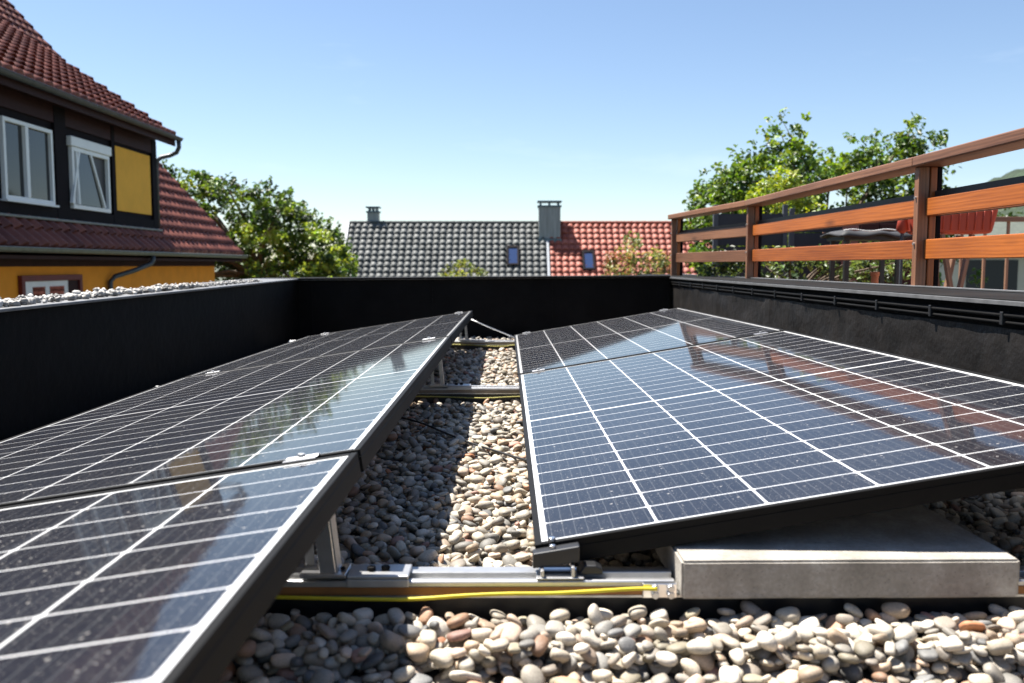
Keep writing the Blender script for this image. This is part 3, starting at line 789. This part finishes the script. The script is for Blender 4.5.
# red planter on crossed wooden legs
t = thing('planter_box', (2.55, 5.0, DECKZ), 'red ribbed trough planter on a wooden stand behind the right railing', 'planter')
def tapered(mb, x0, x1, y0, y1, z0, z1, ins):
    o = len(mb.v)
    mb.v += [(x0+ins, y0+ins*.4, z0), (x1-ins, y0+ins*.4, z0), (x1-ins, y1-ins*.4, z0), (x0+ins, y1-ins*.4, z0), (x0, y0, z1), (x1, y0, z1), (x1, y1, z1), (x0, y1, z1)]
    for q in ([0, 3, 2, 1], [4, 5, 6, 7], [0, 1, 5, 4], [1, 2, 6, 5], [2, 3, 7, 6], [3, 0, 4, 7]): mb.quad_face([o+i for i in q], [(0, 0)]*4)
b = MB(); tapered(b, 2.26, 2.71, 4.9, 5.12, .175, .325, .03); b.build('trough', M['red'], t, bevel=.018, seg=3)
b = MB()
for k in range(9): xx = 2.31+k*.044; b.tube([(xx+.004, 4.900, .30), (xx+.002, 4.911, .195)], .005, 6)
b.each('rib', M['red'], t, smooth=True)
for (xa, xb) in ((2.60, 2.40), (2.40, 2.60)):
    for yy in (4.93, 5.08):
        b = MB(); b.beam((xa-.02 if xa > 2.5 else xa, yy+(.012 if xa > 2.5 else -.012), .17), (xb, yy+(.012 if xa > 2.5 else -.012), DECKZ), .02, .032, up=(0, 1, 0)); b.build('leg', M['baluster'], t)
# closed red parasol
t = thing('closed_parasol', (2.24, 5.05, DECKZ), 'furled red parasol on a thin pole, behind the thick railing post', 'parasol')
b = MB(); b.tube([(2.24, 5.05, DECKZ), (2.24, 5.05, .30)], .010, 8); b.build('pole', M['slatewood'], t)
b = MB(); b.tube([(2.24, 5.05, .18), (2.24, 5.05, .20), (2.24, 5.05, .28), (2.24, 5.05, .30)], [.012, .035, .022, .008], 10); b.build('canopy', M['red'], t, smooth=True)
# covered garden table: drooping dark cloth with a pale rim
t = thing('covered_table', (2.3, 5.9, DECKZ), 'low garden table under a dark wavy cover with a pale edge, behind the boards', 'table')
n = 40; V = []; F = []
for j in range(12):
    for i in range(n):
        u = i/(n-1); v = j/11
        x = 2.16+u*.46; y = 5.75+v*.4
        e = min(u, 1-u, v*.8, (1-v)*.8)
        z = .224+.006*math.sin(u*13+v*3)+.010*math.sin(u*5+1)*v-.035*max(0, .10-e)/.10*(.8+.2*math.sin(u*9+v*7))
        V.append((x, y, z))
for j in range(11):
    for i in range(n-1): F.append((j*n+i, j*n+i+1, (j+1)*n+i+1, (j+1)*n+i))
o = np_mesh('cover', np.array(V), np.array(F), M['cloth'], t, True); sm_ = o.modifiers.new('solid', 'SOLIDIFY'); sm_.thickness = .012
b = MB(); b.tube([(2.17+u*.02*1.0, 5.745, .226+.006*math.sin(u*.0435*13)) for u in range(23)], .0035, 6); b.build('rim', M['clothw'], t, smooth=True)
b = MB(); b.box(2.19, 2.59, 5.79, 6.1, .165, .19); b.build('table_top', M['plastic'], t)
for xx in (2.22, 2.56):
    for yy in (5.82, 6.07): b = MB(); b.box(xx-.015, xx+.015, yy-.015, yy+.015, DECKZ, .165); b.build('leg', M['plastic'], t)
# wood panelled reddish cabinet behind it
t = thing('garden_cabinet', (2.9, 7.2, DECKZ), 'dark reddish brown wooden cabinet standing in front of the far balustrade', 'cabinet')
b = MB(); b.box(2.80, 3.28, 7.1, 7.45, DECKZ, .36); b.build('body', M['trim'], t, bevel=.004)
for k in range(3): b = MB(); b.box(2.815+k*.155, 2.955+k*.155, 7.085, 7.099, DECKZ+.05, .33); b.build('door', M['trim'], t, bevel=.003)
# terracotta pot and white pot
t = thing('flower_pot', (1.72, 4.15, -.2), 'small terracotta pot on the ledge beyond the parapet, left of the thick post', 'pot')
b = MB(); b.tube([(1.72, 4.15, -.135), (1.72, 4.15, -.05), (1.72, 4.15, -.046), (1.72, 4.15, -.032)], [.012, .017, .020, .020], 14); b.build('pot', M['terracotta'], t, smooth=False)
b = MB(); b.tube([(1.72, 4.15, -.0318), (1.72, 4.15, -.030)], .017, 12); b.build('soil', M['bark'], t)
t = thing('plant_stand', (1.72, 4.15, DECKZ), 'pale flat stand under the terracotta pot', 'stand')
b = MB(); b.box(1.60, 1.84, 4.05, 4.25, -.165, -.137); b.build('shelf', M['wallcream'], t, bevel=.003)
for xx in (1.62, 1.82):
    for yy in (4.07, 4.23): b = MB(); b.box(xx-.01, xx+.01, yy-.01, yy+.01, DECKZ, -.166); b.build('leg', M['wallcream'], t)

# ------------------------------------------------------------------ tile roofs
def tile_roof(name, O, U, Vv, nu, nv, tw, cl, m, parent, amp=.032, step=.030, su=8, prof='s'):
    """O eave corner, U unit along the eave, Vv unit up the slope"""
    O, U, Vv = (np.array(q, float) for q in (O, U, Vv)); Nn = np.cross(U, Vv); Nn /= np.linalg.norm(Nn)
    if Nn[2] < 0: Nn = -Nn
    us = np.arange(nu*su+1)/su
    fr = us % 1.0
    h = amp*(np.where(fr < .62, np.sin(math.pi*fr/.62)*1.0, -.35*np.sin(math.pi*(fr-.62)/.38)))
    if prof == 'barrel': h = amp*(np.abs(np.sin(math.pi*fr))**.55-.5)
    g = .30+.70*np.clip(np.sin(math.pi*fr), 0, 1)
    rows = [(0, -.14, 0, 0)]
    for q in range(nv):
        rows += [(q+.0, 0, .78, q), (q+.02, 0, 1, q), (q+.5, 0, .55, q), (q+1.0, 0, .05, q), (q+1.16, 0, .0, q), (q+1.16, 0, .78, min(q+1, nv-1))]
    rows = rows[:-2]
    rd = rng.random((nv, nu+1))
    V = []; A = []
    ids = np.minimum((us).astype(int), nu)
    for (v, h0, k, q) in rows:
        jit = (rd[q, ids]-.5)*.008
        P = O[None]+U[None]*(us*tw)[:, None]+Vv[None]*(v*cl+jit[:, None])[:, ]+Nn[None]*(h+h0+step*k*g+jit*.6)[:, None]
        V.append(P); A.append(rd[q, ids])
    V = np.concatenate(V); A = np.concatenate(A); W = len(us)
    F = []
    rr = np.arange(len(rows)-1)[:, None]; cc = np.arange(W-1)[None]
    a = (rr*W+cc).ravel(); F = np.stack([a, a+1, a+W+1, a+W], 1)
    o = np_mesh(name, V, F, m, parent, False, {'rnd': A}); return o

# ------------------------------------------------------------------ house on the left
HX, HY = -7.4, 25.0
t = thing('orange_house', (-10, 18, -4.2), 'orange rendered house on the left with brown tiled roof and black clad dormer', 'house')
SL = 1.1; sn = math.hypot(1, SL); main_v = (-1/sn, 0, SL/sn)
YN = 6.0
ntile = int(round((HY-YN)/.30))
tile_roof('main_roof', (HX, HY, .30), (0, -1, 0), main_v, ntile, 27, (HY-YN)/ntile, .36, M['tile_brown'], t, amp=.048, step=.055)
b = MB(); b.beam((HX-.05, HY-.02, .30), (HX-.05-27*.36/sn, HY-.02, .30+27*.36*SL/sn-.0), .06, .10, up=(0, 1, 0)); b.build('verge_board', M['tile_brown'], t)
# body
b = MB(); b.box(-16, -7.9, YN, HY-.9, -4.2, .18); b.build('wall', M['orange'], t)
b = MB(); b.prism([(-15.6, .18), (-7.95, .18), (-13.2, 5.9)], 'y', HY-1.3, HY-.95); b.build('gable_wall', M['orange'], t)
b = MB(); b.box(-7.9, -7.42, YN, HY-.05, .155, .20); b.box(-7.46, -7.42, YN, HY-.03, .10, .28); b.box(-7.899, -7.88, YN, HY-.9, -.02, .155); b.each('soffit', M['trim'], t)
def gutter(name, x, z, y0, y1, r, m):
    b = MB(); n = 10; o = 0
    prof = [(x+r*math.cos(a), z+r*math.sin(a)) for a in [math.pi+math.pi*k/n for k in range(n+1)]]
    prof += [(x+(r-.008)*math.cos(a), z+(r-.008)*math.sin(a)) for a in [2*math.pi-math.pi*k/n for k in range(n+1)]]
    b.prism(prof, 'y', y0, y1)
    b.tube([(x+r, y0, z), (x+r, y1, z)], .012, 8)
    k = y0+.6
    while k < y1: b.box(x-r-.01, x+r+.012, k, k+.03, z-.005, z+.006); k += 1.4
    return b.build(name, m, t, smooth=False)
gutter('gutter', -7.33, .27, YN, HY+.02, .075, M['gutter_pale'])
b = MB()
px = [(-7.33, 18.5, .20), (-7.33, 18.5, .10), (-7.36, 18.45, .03), (-7.55, 18.1, -.10), (-7.78, 17.7, -.22), (-7.83, 17.6, -.32), (-7.83, 17.6, -4.2)]
b.tube(px, .05, 10); b.build('downpipe', M['gutter'], t, smooth=True)
# dormer
DX, DYE = -7.84, 20.05; zb, ze = .62, 2.80
b = MB(); b.prism([(DX, zb), (DX, ze), (-12.4, 5.8), (-12.4, 4.8)], 'y', YN, DYE); b.build('dormer_wall', M['cladding'], t)
b = MB()
for (y0, y1) in ((13.1, 13.8), (15.58, 15.98), (17.80, 17.94), (19.80, 20.055)): b.box(DX, DX+.05, y0, y1, .80, 2.74)
b.box(DX, DX+.045, YN, 20.05, .80, 1.0); b.each('cladding_post', M['cladding'], t, bevel=.004)
b = MB(); b.box(DX+.002, DX+.13, YN, DYE+.02, .755, .80); b.build('sill_flashing', M['gutter_pale'], t, bevel=.01)
b = MB(); b.box(DX+.001, DX+.03, 18.0, 19.72, 1.10, 2.38); b.build('infill_panel', M['ochre'], t, bevel=.004)
# dormer roof
ds = .66; dn = math.hypot(1, ds); dv = (-1/dn, 0, ds/dn)
nt2 = int(round((20.45-YN)/.30))
tile_roof('dormer_roof', (-7.50, 20.45, 2.90), (0, -1, 0), dv, nt2, 18, (20.45-YN)/nt2, .36, M['tile_brown'], t, amp=.055, step=.085, prof='barrel')
b = MB(); b.prism([(-7.50, 2.72), (-7.50, 2.86), (-13.2, 2.86+5.7*ds), (-13.2, 2.70+5.7*ds)], 'y', YN, 20.40); b.build('dormer_soffit', M['trim'], t)
b = MB(); b.box(-7.83, -7.80, YN, 20.06, 2.45, 2.80); b.box(-7.53, -7.495, YN, 20.42, 2.68, 2.90); b.each('fascia', M['trim'], t, bevel=.004)
gutter('gutter', -7.41, 2.86, YN, 20.47, .072, M['gutter'])
b = MB(); b.tube([(-7.41, 20.38, 2.80), (-7.41, 20.40, 2.66), (-7.47, 20.40, 2.54), (-7.62, 20.38, 2.47), (-7.78, 20.30, 2.42), (-7.86, 20.25, 2.34), (-7.88, 20.25, 2.2), (-7.88, 20.25, .8)], .05, 10); b.build('downpipe', M['gutter'], t, smooth=True)
def window(y0, y1, z0, z1, X, m_out, fw, name='window', mull=True):
    b = MB()
    b.box(X+.0015, X+.075, y0, y1, z0, z0+fw); b.box(X+.0015, X+.075, y0, y1, z1-fw, z1)
    b.box(X+.0015, X+.075, y0, y0+fw, z0+fw, z1-fw); b.box(X+.0015, X+.075, y1-fw, y1, z0+fw, z1-fw)
    f = b.build(name, m_out, t, bevel=.006)
    return f
f = window(13.95, 15.46, 1.03, 2.30, DX, M['white'], .065)
b = MB(); ym = 14.62
b.box(DX+.002, DX+.085, ym-.045, ym+.045, 1.095, 2.235); b.build('mullion', M['white'], f, bevel=.006)
b = MB(); b.box(DX+.003, DX+.022, 14.0, 15.41, 1.08, 2.25); b.build('pane', M['glass'], f)
b = MB(); b.box(DX+.002, DX+.12, 13.90, 15.50, .995, 1.028); b.build('sill', M['white'], f)
# tilted-open window with roller shutter box
f = window(16.12, 17.62, 1.02, 2.12, DX, M['white'], .075)
b = MB(); b.box(DX+.003, DX+.012, 16.19, 17.55, 1.09, 2.05); b.build('dark_opening', M['plastic'], f)
b = MB()
# sash tilts inwards at the top: bottom hinged
def sash_pt(y, s, dx=0): return (DX+.075+dx, y, 1.08+s)
b.beam((DX+.085, 16.02, 1.10), (DX+.05, 16.40, 2.06), .05, .06, up=(1, 0, 0)); b.beam((DX+.085, 16.62, 1.10), (DX+.05, 16.30+.52, 2.06), .0501, .05, up=(1, 0, 0)) if False else None
b.beam((DX+.090, 16.26, 1.10), (DX+.055, 16.28, 2.04), .05, .06, up=(1, 0, 0))
b.build('sash', M['white'], f, bevel=.004)
b = MB(); b.beam((DX+.1, 17.28, 1.10), (DX+.06, 16.84, 2.05), .05, .05, up=(1, 0, 0)); b.build('sash', M['white'], f, bevel=.004)
b = MB(); b.poly([(DX+.082, 16.30, 1.10), (DX+.082, 17.24, 1.10), (DX+.055, 16.84, 2.04), (DX+.055, 16.32, 2.04)]); b.build('pane', M['glass'], f)
b = MB(); b.box(DX+.001, DX+.10, 16.06, 17.68, 2.125, 2.30); b.build('shutter_box', M['white'], f, bevel=.012)
# ground floor window with red frame
f = window(14.4, 16.45, -1.3, -.165, -7.9, M['redtrim'], .10)
b = MB(); b.box(-7.898, -7.85, 14.52, 15.95, -1.2, -.24); b.build('sash', M['white'], f, bevel=.01)
b = MB(); b.box(-7.851, -7.846, 14.75, 15.15, -1.1, -.36); b.box(-7.851, -7.846, 15.30, 15.80, -1.1, -.36); b.each('pane', M['glass'], f)
b = MB(); b.box(-7.897, -7.86, 15.96, 16.34, -1.2, -.27); b.build('shutter', M['trim'], f)

# ------------------------------------------------------------------ houses across
YRG, ZRG = 42.0, 1.97
s48 = math.tan(R(48)); n48 = math.hypot(1, s48); rv = (0, 1/n48, s48/n48)
rowsN = 15; cl = .345
eY = YRG-rowsN*cl/n48; eZ = ZRG-rowsN*cl*s48/n48
def row_house(name, xa, xb, m, lab, cat='house'):
    t = thing(name, ((xa+xb)/2, 44, -4.2), lab, cat, None)
    nu = int(round((xb-xa)/.305))
    tile_roof('roof', (xa, eY, eZ), (1, 0, 0), rv, nu, rowsN, (xb-xa)/nu, cl, m, t, amp=.075, step=.07, su=8, prof='barrel')
    b = MB(); b.prism([(eY+.02, eZ-.08), (YRG, ZRG-.06), (2*YRG-eY, eZ-.08)], 'x', xa+.06, xb-.06); b.build('attic', M['wallcream'], t)
    b = MB(); b.box(xa+.15, xb-.15, eY+.4, 2*YRG-eY-.4, -4.2, eZ-.04); b.build('wall', M['wallcream'], t)
    b = MB(); k = xa
    while k < xb-.02: b.tube([(k, YRG, ZRG+.02), (min(k+.34, xb), YRG, ZRG+.03)], .085, 8); k += .33
    b.build('ridge', m, t, smooth=False)
    b = MB(); b.box(xa, xb, eY-.12, eY, eZ-.12, eZ-.02); b.build('gutter', M['gutter_pale'], t)
    return t
XP = 1.82
tg = row_house('grey_roof_house', -7.4, XP, M['tile_grey'], 'house across with a grey glazed tile roof and clad chimney', 'house')
tr = row_house('red_roof_house', XP+.10, 12.5, M['tile_red'], 'house across with a bright red tile roof, right of the chimney', 'house')
def on_roof(z): return YRG-(ZRG-z)/s48
# left verge and party strip
def strip(x, w, m, par, name, z0=-1.3, z1=None):
    z1 = ZRG if z1 is None else z1
    b = MB(); b.beam((x, on_roof(z0)-.05, z0+.06), (x, on_roof(z1)-.05, z1+.06), w, .07, up=(0, -s48, 1)); b.build(name, m, par)
strip(-7.42, .10, M['whiteroof'], tg, 'verge')
strip(XP+.05, .11, M['whiteroof'], tg, 'party_flashing', -1.3, 1.05)
# skylights
def skylight(par, xc, z0, z1, w):
    y0, y1 = on_roof(z0), on_roof(z1); off = Vector((0, -s48, 1)).normalized()
    A = Vector((xc, y0, z0)); B = Vector((xc, y1, z1)); d = (B-A).normalized()
    fr = MB(); h = .07
    for sx in (-1, 1): fr.beam(A+off*.06+Vector((sx*(w/2-.04), 0, 0)), B+off*.06+Vector((sx*(w/2-.04), 0, 0)), .09, .14, up=tuple(off))
    fr.beam(A+off*.06+Vector((-w/2, 0, 0)), A+off*.06+Vector((w/2, 0, 0)), .10, .145, up=tuple(off))
    fr.beam(B+off*.06+Vector((-w/2, 0, 0)), B+off*.06+Vector((w/2, 0, 0)), .14, .145, up=tuple(off))
    f = fr.build('skylight', M['cladding'], par, bevel=.01)
    g = MB(); q = [A+d*.05+off*.10-Vector((w/2-.08, 0, 0)), A+d*.05+off*.10+Vector((w/2-.08, 0, 0)), B-d*.07+off*.10+Vector((w/2-.08, 0, 0)), B-d*.07+off*.10-Vector((w/2-.08, 0, 0))]
    g.poly(q); g.build('pane', M['skyglass'], f)
skylight(tg, .27, -.02, .78, .56)
skylight(tr, 3.70, -.22, .56, .54)
# chimneys
def chimney(par, xc, w, z0, z1, yc, d, cap, louver):
    b = MB(); b.box(xc-w/2, xc+w/2, yc-d/2, yc+d/2, z0, z1); c = b.build('chimney', M['chim'], par, bevel=.01)
    b = MB(); k = xc-w/2+.10
    while k < xc+w/2-.02: b.box(k, k+.02, yc-d/2-.012, yc-d/2-.0005, z0, z1-.01); k += .13
    b.each('cladding_rib', M['chim'], c)
    b = MB()
    b.box(xc-w/2-.05, xc+w/2+.05, yc-d/2-.05, yc+d/2+.05, z1, z1+.07)
    for sx in (-1, 0, 1): b.box(xc+sx*(w/2-.09)-.04, xc+sx*(w/2-.09)+.04, yc-d/2+.02, yc+d/2-.02, z1+.07, z1+.22)
    b.box(xc-w/2-.06, xc+w/2+.06, yc-d/2-.06, yc+d/2+.06, z1+.22, z1+.28)
    b.build('chimney_cap', M['chimtop'], c)
    b = MB(); b.box(xc-w/2-.04, xc+w/2+.04, yc-d/2-.10, yc-d/2-.013, z0, z0+.38); b.build('flashing', M['chimtop'], c)
chimney(tg, 1.97, 1.0, .85, 2.69, on_roof(1.15)+.40, .75, True, False)
chimney(tg, -6.3, .52, 1.7, 2.47, YRG+.3, .5, True, False)

# ------------------------------------------------------------------ trees
def foliage(name, clumps, leaf, pal, m, parent, up=.35, aspect=.6, seed=1):
    """clumps: list of (centre, radius, n leaves, colour index)"""
    r_ = np.random.default_rng(seed)
    Cs, Ls, Co = [], [], []
    for (c, rad, n, ci) in clumps:
        d = r_.normal(size=(n, 3)); d /= np.linalg.norm(d, axis=1)[:, None]
        rr = rad*r_.uniform(.15, 1, n)**.5
        p = np.array(c)+d*rr[:, None]*np.array([1, 1, .85])
        Cs.append(p); Ls.append(leaf*r_.uniform(.6, 1.25, n))
        base = np.array(pal[ci]); v = base[None]*r_.uniform(.65, 1.4, (n, 1))*(1+r_.normal(0, .08, (n, 3)))
        Co.append(np.clip(v, .004, 1))
    C = np.concatenate(Cs); L = np.concatenate(Ls); K = np.concatenate(Co); n = len(C)
    nrm = r_.normal(size=(n, 3)); nrm[:, 2] = np.abs(nrm[:, 2])+up; nrm /= np.linalg.norm(nrm, axis=1)[:, None]
    t1 = r_.normal(size=(n, 3)); t1 -= nrm*(t1*nrm).sum(1)[:, None]; t1 /= np.linalg.norm(t1, axis=1)[:, None]
    t2 = np.cross(nrm, t1)
    l = L[:, None]; w = l*aspect
    # leaf: 6-vertex folded shape
    pts = [(-.5, 0, 0), (-.15, .5, .10), (.25, .38, .10), (.55, 0, -.08), (.25, -.38, .10), (-.15, -.5, .10)]
    V = np.stack([C+t1*l*a+t2*w*b_+nrm*l*c_ for (a, b_, c_) in pts], 1)
    i = np.arange(n)*6
    F = np.concatenate([np.stack([i, i+1, i+2, i+3], 1), np.stack([i, i+3, i+4, i+5], 1)])
    K4 = np.concatenate([np.repeat(K, 6, 0), np.ones((n*6, 1))], 1)
    return np_mesh(name, V.reshape(-1, 3), F, m, parent, False, {'col': K4})
def branchy(mb, base, targets, r0, seed):
    q = random.Random(seed); base = Vector(base)
    for T in targets:
        T = Vector(T); mid = base.lerp(T, .5)+Vector((q.uniform(-.3, .3), q.uniform(-.3, .3), q.uniform(.0, .4)))*min(1, (T-base).length*.3)
        rr = r0*q.uniform(.35, .55)
        mb.tube([base, base.lerp(mid, .5), mid, mid.lerp(T, .6), T], [rr, rr*.85, rr*.65, rr*.4, rr*.12], 6)
GREENL = [(.04, .078, .016), (.085, .14, .028), (.14, .205, .042), (.022, .042, .012), (.26, .34, .065)]
GREEN = [(.045, .085, .018), (.075, .13, .025), (.12, .19, .035), (.030, .055, .015), (.22, .30, .05)]
def tree(name, lab, cat, cx, cy, zb, crown_fn, leaf, pal, trunk_r, n_branch=18, seed=1, **kw):
    t = thing(name, (cx, cy, zb), lab, cat)
    cl = crown_fn(np.random.default_rng(seed))
    foliage('crown', cl, leaf, pal, M['leaf'], t, seed=seed, **kw)
    cz = np.mean([c[0][2] for c in cl]); q = random.Random(seed)
    top = Vector((cx, cy, zb+(cz-zb)*.75))
    b = MB(); b.tube([(cx, cy, zb), (cx+.03, cy, zb+(cz-zb)*.35), tuple(top)], [trunk_r*1.25, trunk_r, trunk_r*.7], 10)
    tg_ = [c[0] for c in q.sample(cl, min(n_branch, len(cl)))]
    branchy(b, top, tg_, trunk_r, seed); b.build('trunk', M['bark'], t, smooth=True)
    return t
# left tree: outline given in picture space of the crown silhouette at its own depth
def crown_left(r):
    cl = []; D = 31.0; k = D/887.4
    prof = [(165, 168), (190, 180), (225, 178), (250, 186), (275, 192), (300, 203), (325, 215), (345, 240), (352, 258)]
    xs = [p[0] for p in prof]; ys = [p[1] for p in prof]
    def top(px): return float(np.interp(px, xs, ys))+7*math.sin(px*.13)*math.sin(px*.051+1)+5*math.sin(px*.31+2)
    for i in range(640):
        px = r.uniform(150, 350); ty = top(px)
        py = ty+8+(300-ty)*r.random()**1.1
        ci = 4 if (py > 228 and r.random() < .40) else r.choice([0, 1, 1, 2, 3])
        if px < 195 and r.random() < .6: ci = 4 if r.random() < .3 else 2
        cl.append((((px-507)*k, D+r.uniform(-1.8, 1.8), (266-py)*k), r.uniform(.16, .40), 42, ci))
    for i in range(60):                      # airy shoots above the outline
        px = r.uniform(165, 350); h = r.integers(2, 6)
        for q in range(h): cl.append((((px-507)*k+r.normal(0, .05), D+r.uniform(-.6, .6), (266-top(px)-12)*k+.13*q), .11, 6, int(r.choice([0, 1, 3]))))
    return cl
tree('leafy_tree', 'broad green tree between the orange house and the grey tiled roof', 'tree', -8.7, 31, -4.2, crown_left, .155, GREENL, .22, 30, 3)
def crown_right(r):
    cl = []; D = 14.0; k = D/887.4
    prof = [(690, 205), (705, 178), (725, 155), (750, 150), (770, 124), (785, 122), (800, 140), (822, 158), (845, 140), (870, 138), (890, 132), (905, 128), (915, 160), (935, 170), (952, 185)]
    xs = [p[0] for p in prof]; ys = [p[1] for p in prof]
    for i in range(760):
        px = r.uniform(692, 915) if i % 9 else r.uniform(900, 945); topy = np.interp(px, xs, ys)
        py = topy+14+(290-topy)*r.random()**1.15
        if 815 < px < 850 and 195 < py < 215: continue
        cl.append((((px-507)*k, D+r.uniform(-1.0, 1.0), (266-py)*k), r.uniform(.10, .23), 34, int(r.choice([0, 0, 1, 1, 2, 3, 3]))))
    for px in (770, 778, 735, 712, 695, 700, 745, 838, 872, 884, 903, 905, 930, 760, 822, 855, 790):
        topy = np.interp(px, xs, ys); x = (px-507)*k
        for s in range(6): cl.append(((x+r.normal(0, .05), D+r.uniform(-.5, .5), (266-topy-26+s*6)*k), .085, 9, int(r.choice([0, 1, 1, 2]))))
    return cl
tree('leafy_tree', 'tall green tree with loose shoots rising behind the wooden railing', 'tree', 5.1, 14, -4.2, crown_right, .088, [(.06, .11, .02), (.10, .17, .03), (.17, .25, .045), (.03, .055, .014), (.26, .34, .065)], .075, 34, 5)
def crown_bush(r):
    cl = []; D = 11.5; k = D/887.4
    for i in range(150):
        px = r.normal(782, 22); py = r.uniform(170, 262); 
        if py < 172+abs(px-778)*.75: continue
        cl.append((((px-507)*k, D+r.uniform(-.4, .4), (266-py)*k), r.uniform(.07, .13), 34, int(r.choice([0, 1, 2]))))
    return cl
tree('yellow_shrub', 'upright yellow green shrub in front of the tall tree, behind the railing', 'shrub', 3.55, 11.5, -4.2, crown_bush, .055, [(.20, .27, .04), (.30, .36, .06), (.14, .20, .035)], .05, 26, 7)
def crown_small(D, pxa, pxb, pya, pyb, n, rad, nl, peak):
    def f(r):
        cl = []; k = D/887.4
        for i in range(n):
            px = r.uniform(pxa, pxb); top = np.interp(px, [p[0] for p in peak], [p[1] for p in peak])
            py = top+(pyb-top)*r.random()
            cl.append((((px-507)*k, D+r.uniform(-.4, .4), (266-py)*k), r.uniform(.6, 1.2)*rad, nl, int(r.choice([0, 1, 2]))))
        return cl
    return f
YG = [(.16, .20, .04), (.26, .28, .07), (.10, .12, .03)]
tree('garden_shrub', 'shrub with yellowish and reddish leaves in front of the red tile roof', 'shrub', 2.9, 22, -4.2,
     crown_small(22, 604, 672, 232, 290, 75, .22, 26, [(604, 262), (618, 250), (630, 236), (645, 232), (655, 246), (672, 254)]), .10, [(.14, .17, .05), (.28, .26, .08), (.24, .13, .06)], .06, 16, 9)
tree('garden_shrub', 'small light green shrub top showing against the grey tile roof', 'shrub', -1.0, 22, -4.2,
     crown_small(22, 440, 484, 250, 292, 34, .18, 24, [(428, 272), (445, 268), (458, 256), (468, 250), (478, 262), (486, 272)]), .09, YG, .05, 10, 10)
tree('garden_shrub', 'dark green climbing shrub seen through the gap under the railing boards', 'shrub', 2.1, 6.5, -.8,
     crown_small(6.5, 700, 905, 235, 296, 150, .075, 20, [(700, 254), (905, 246)]), .045, [(.03, .05, .015), (.06, .09, .02), (.12, .17, .05)], .03, 24, 12)

# ------------------------------------------------------------------ far hill and a house below it, right edge
nxh, nyh = 160, 70; V = []
for j in range(nyh):
    for i in range(nxh):
        x = 60+i*3.0; y = 170+j*3.2
        u = max(0, min(1, (x-70)/150)); 
        h = -4.3+48*(u*u*(3-2*u))*max(0, math.sin(math.pi*min(1, (j/(nyh-1))*1.0)))**.8
        h += (mnoise.noise(Vector((x*.09, y*.09, 0)))*1.5+abs(mnoise.noise(Vector((x*.25, y*.25, 4))))*4)*min(1, max(0, h+4)/6)
        V.append((x, y, h))
F = [(r*nxh+c, r*nxh+c+1, (r+1)*nxh+c+1, (r+1)*nxh+c) for r in range(nyh-1) for c in range(nxh-1)]
M['forest'] = simple('forest', (.018, .034, .014), .9, var=.6, scale=.35, bs=.8, bd=1.2)
tag(np_mesh('hill', np.array(V), np.array(F), M['forest'], None, False), kind='structure')
t = thing('village_house', (12, 20, -4.2), 'pale house with dark windows seen through the balustrade at the right edge', 'house')
b = MB(); b.box(9.4, 16, 20, 26, -4.2, .33); b.build('wall', M['wallcream'], t)
b = MB(); b.prism([(19.6, .31), (23, 1.2), (26.4, .31)], 'x', 10.2, 16.4); b.build('roof', simple('pale_green_roof', (.07, .08, .06), .7), t)
for (x0, x1) in ((10.35, 11.5), (12.2, 13.6)):
    b = MB(); b.box(x0, x1, 19.97, 19.999, -1.2, .12); f = b.build('window', M['plastic'], t)
# a row of garden trees closing the view under the hill
def crown_far(px0, px1, py0, D, n, seedc):
    def f(r):
        k = D/887.4; cl = []
        for i in range(n):
            px = r.uniform(px0, px1); top = py0+8*math.sin(px*.11+seedc)
            cl.append((((px-507)*k, D+r.uniform(-1.5, 1.5), (266-(top+(292-top)*r.random()))*k), r.uniform(.5, .9), 30, int(r.choice([0, 1, 3]))))
        return cl
    return f
tree('leafy_tree', 'dark green tree far off below the hill at the right edge', 'tree', 24, 42, -4.2, crown_far(955, 1060, 222, 42, 80, 1), .3, GREEN, .3, 12, 15)
tree('leafy_tree', 'distant tree mass right behind the red roof and the terrace screens', 'tree', 16, 52, -4.2, crown_far(720, 860, 236, 52, 110, 3), .35, GREEN, .3, 12, 16)
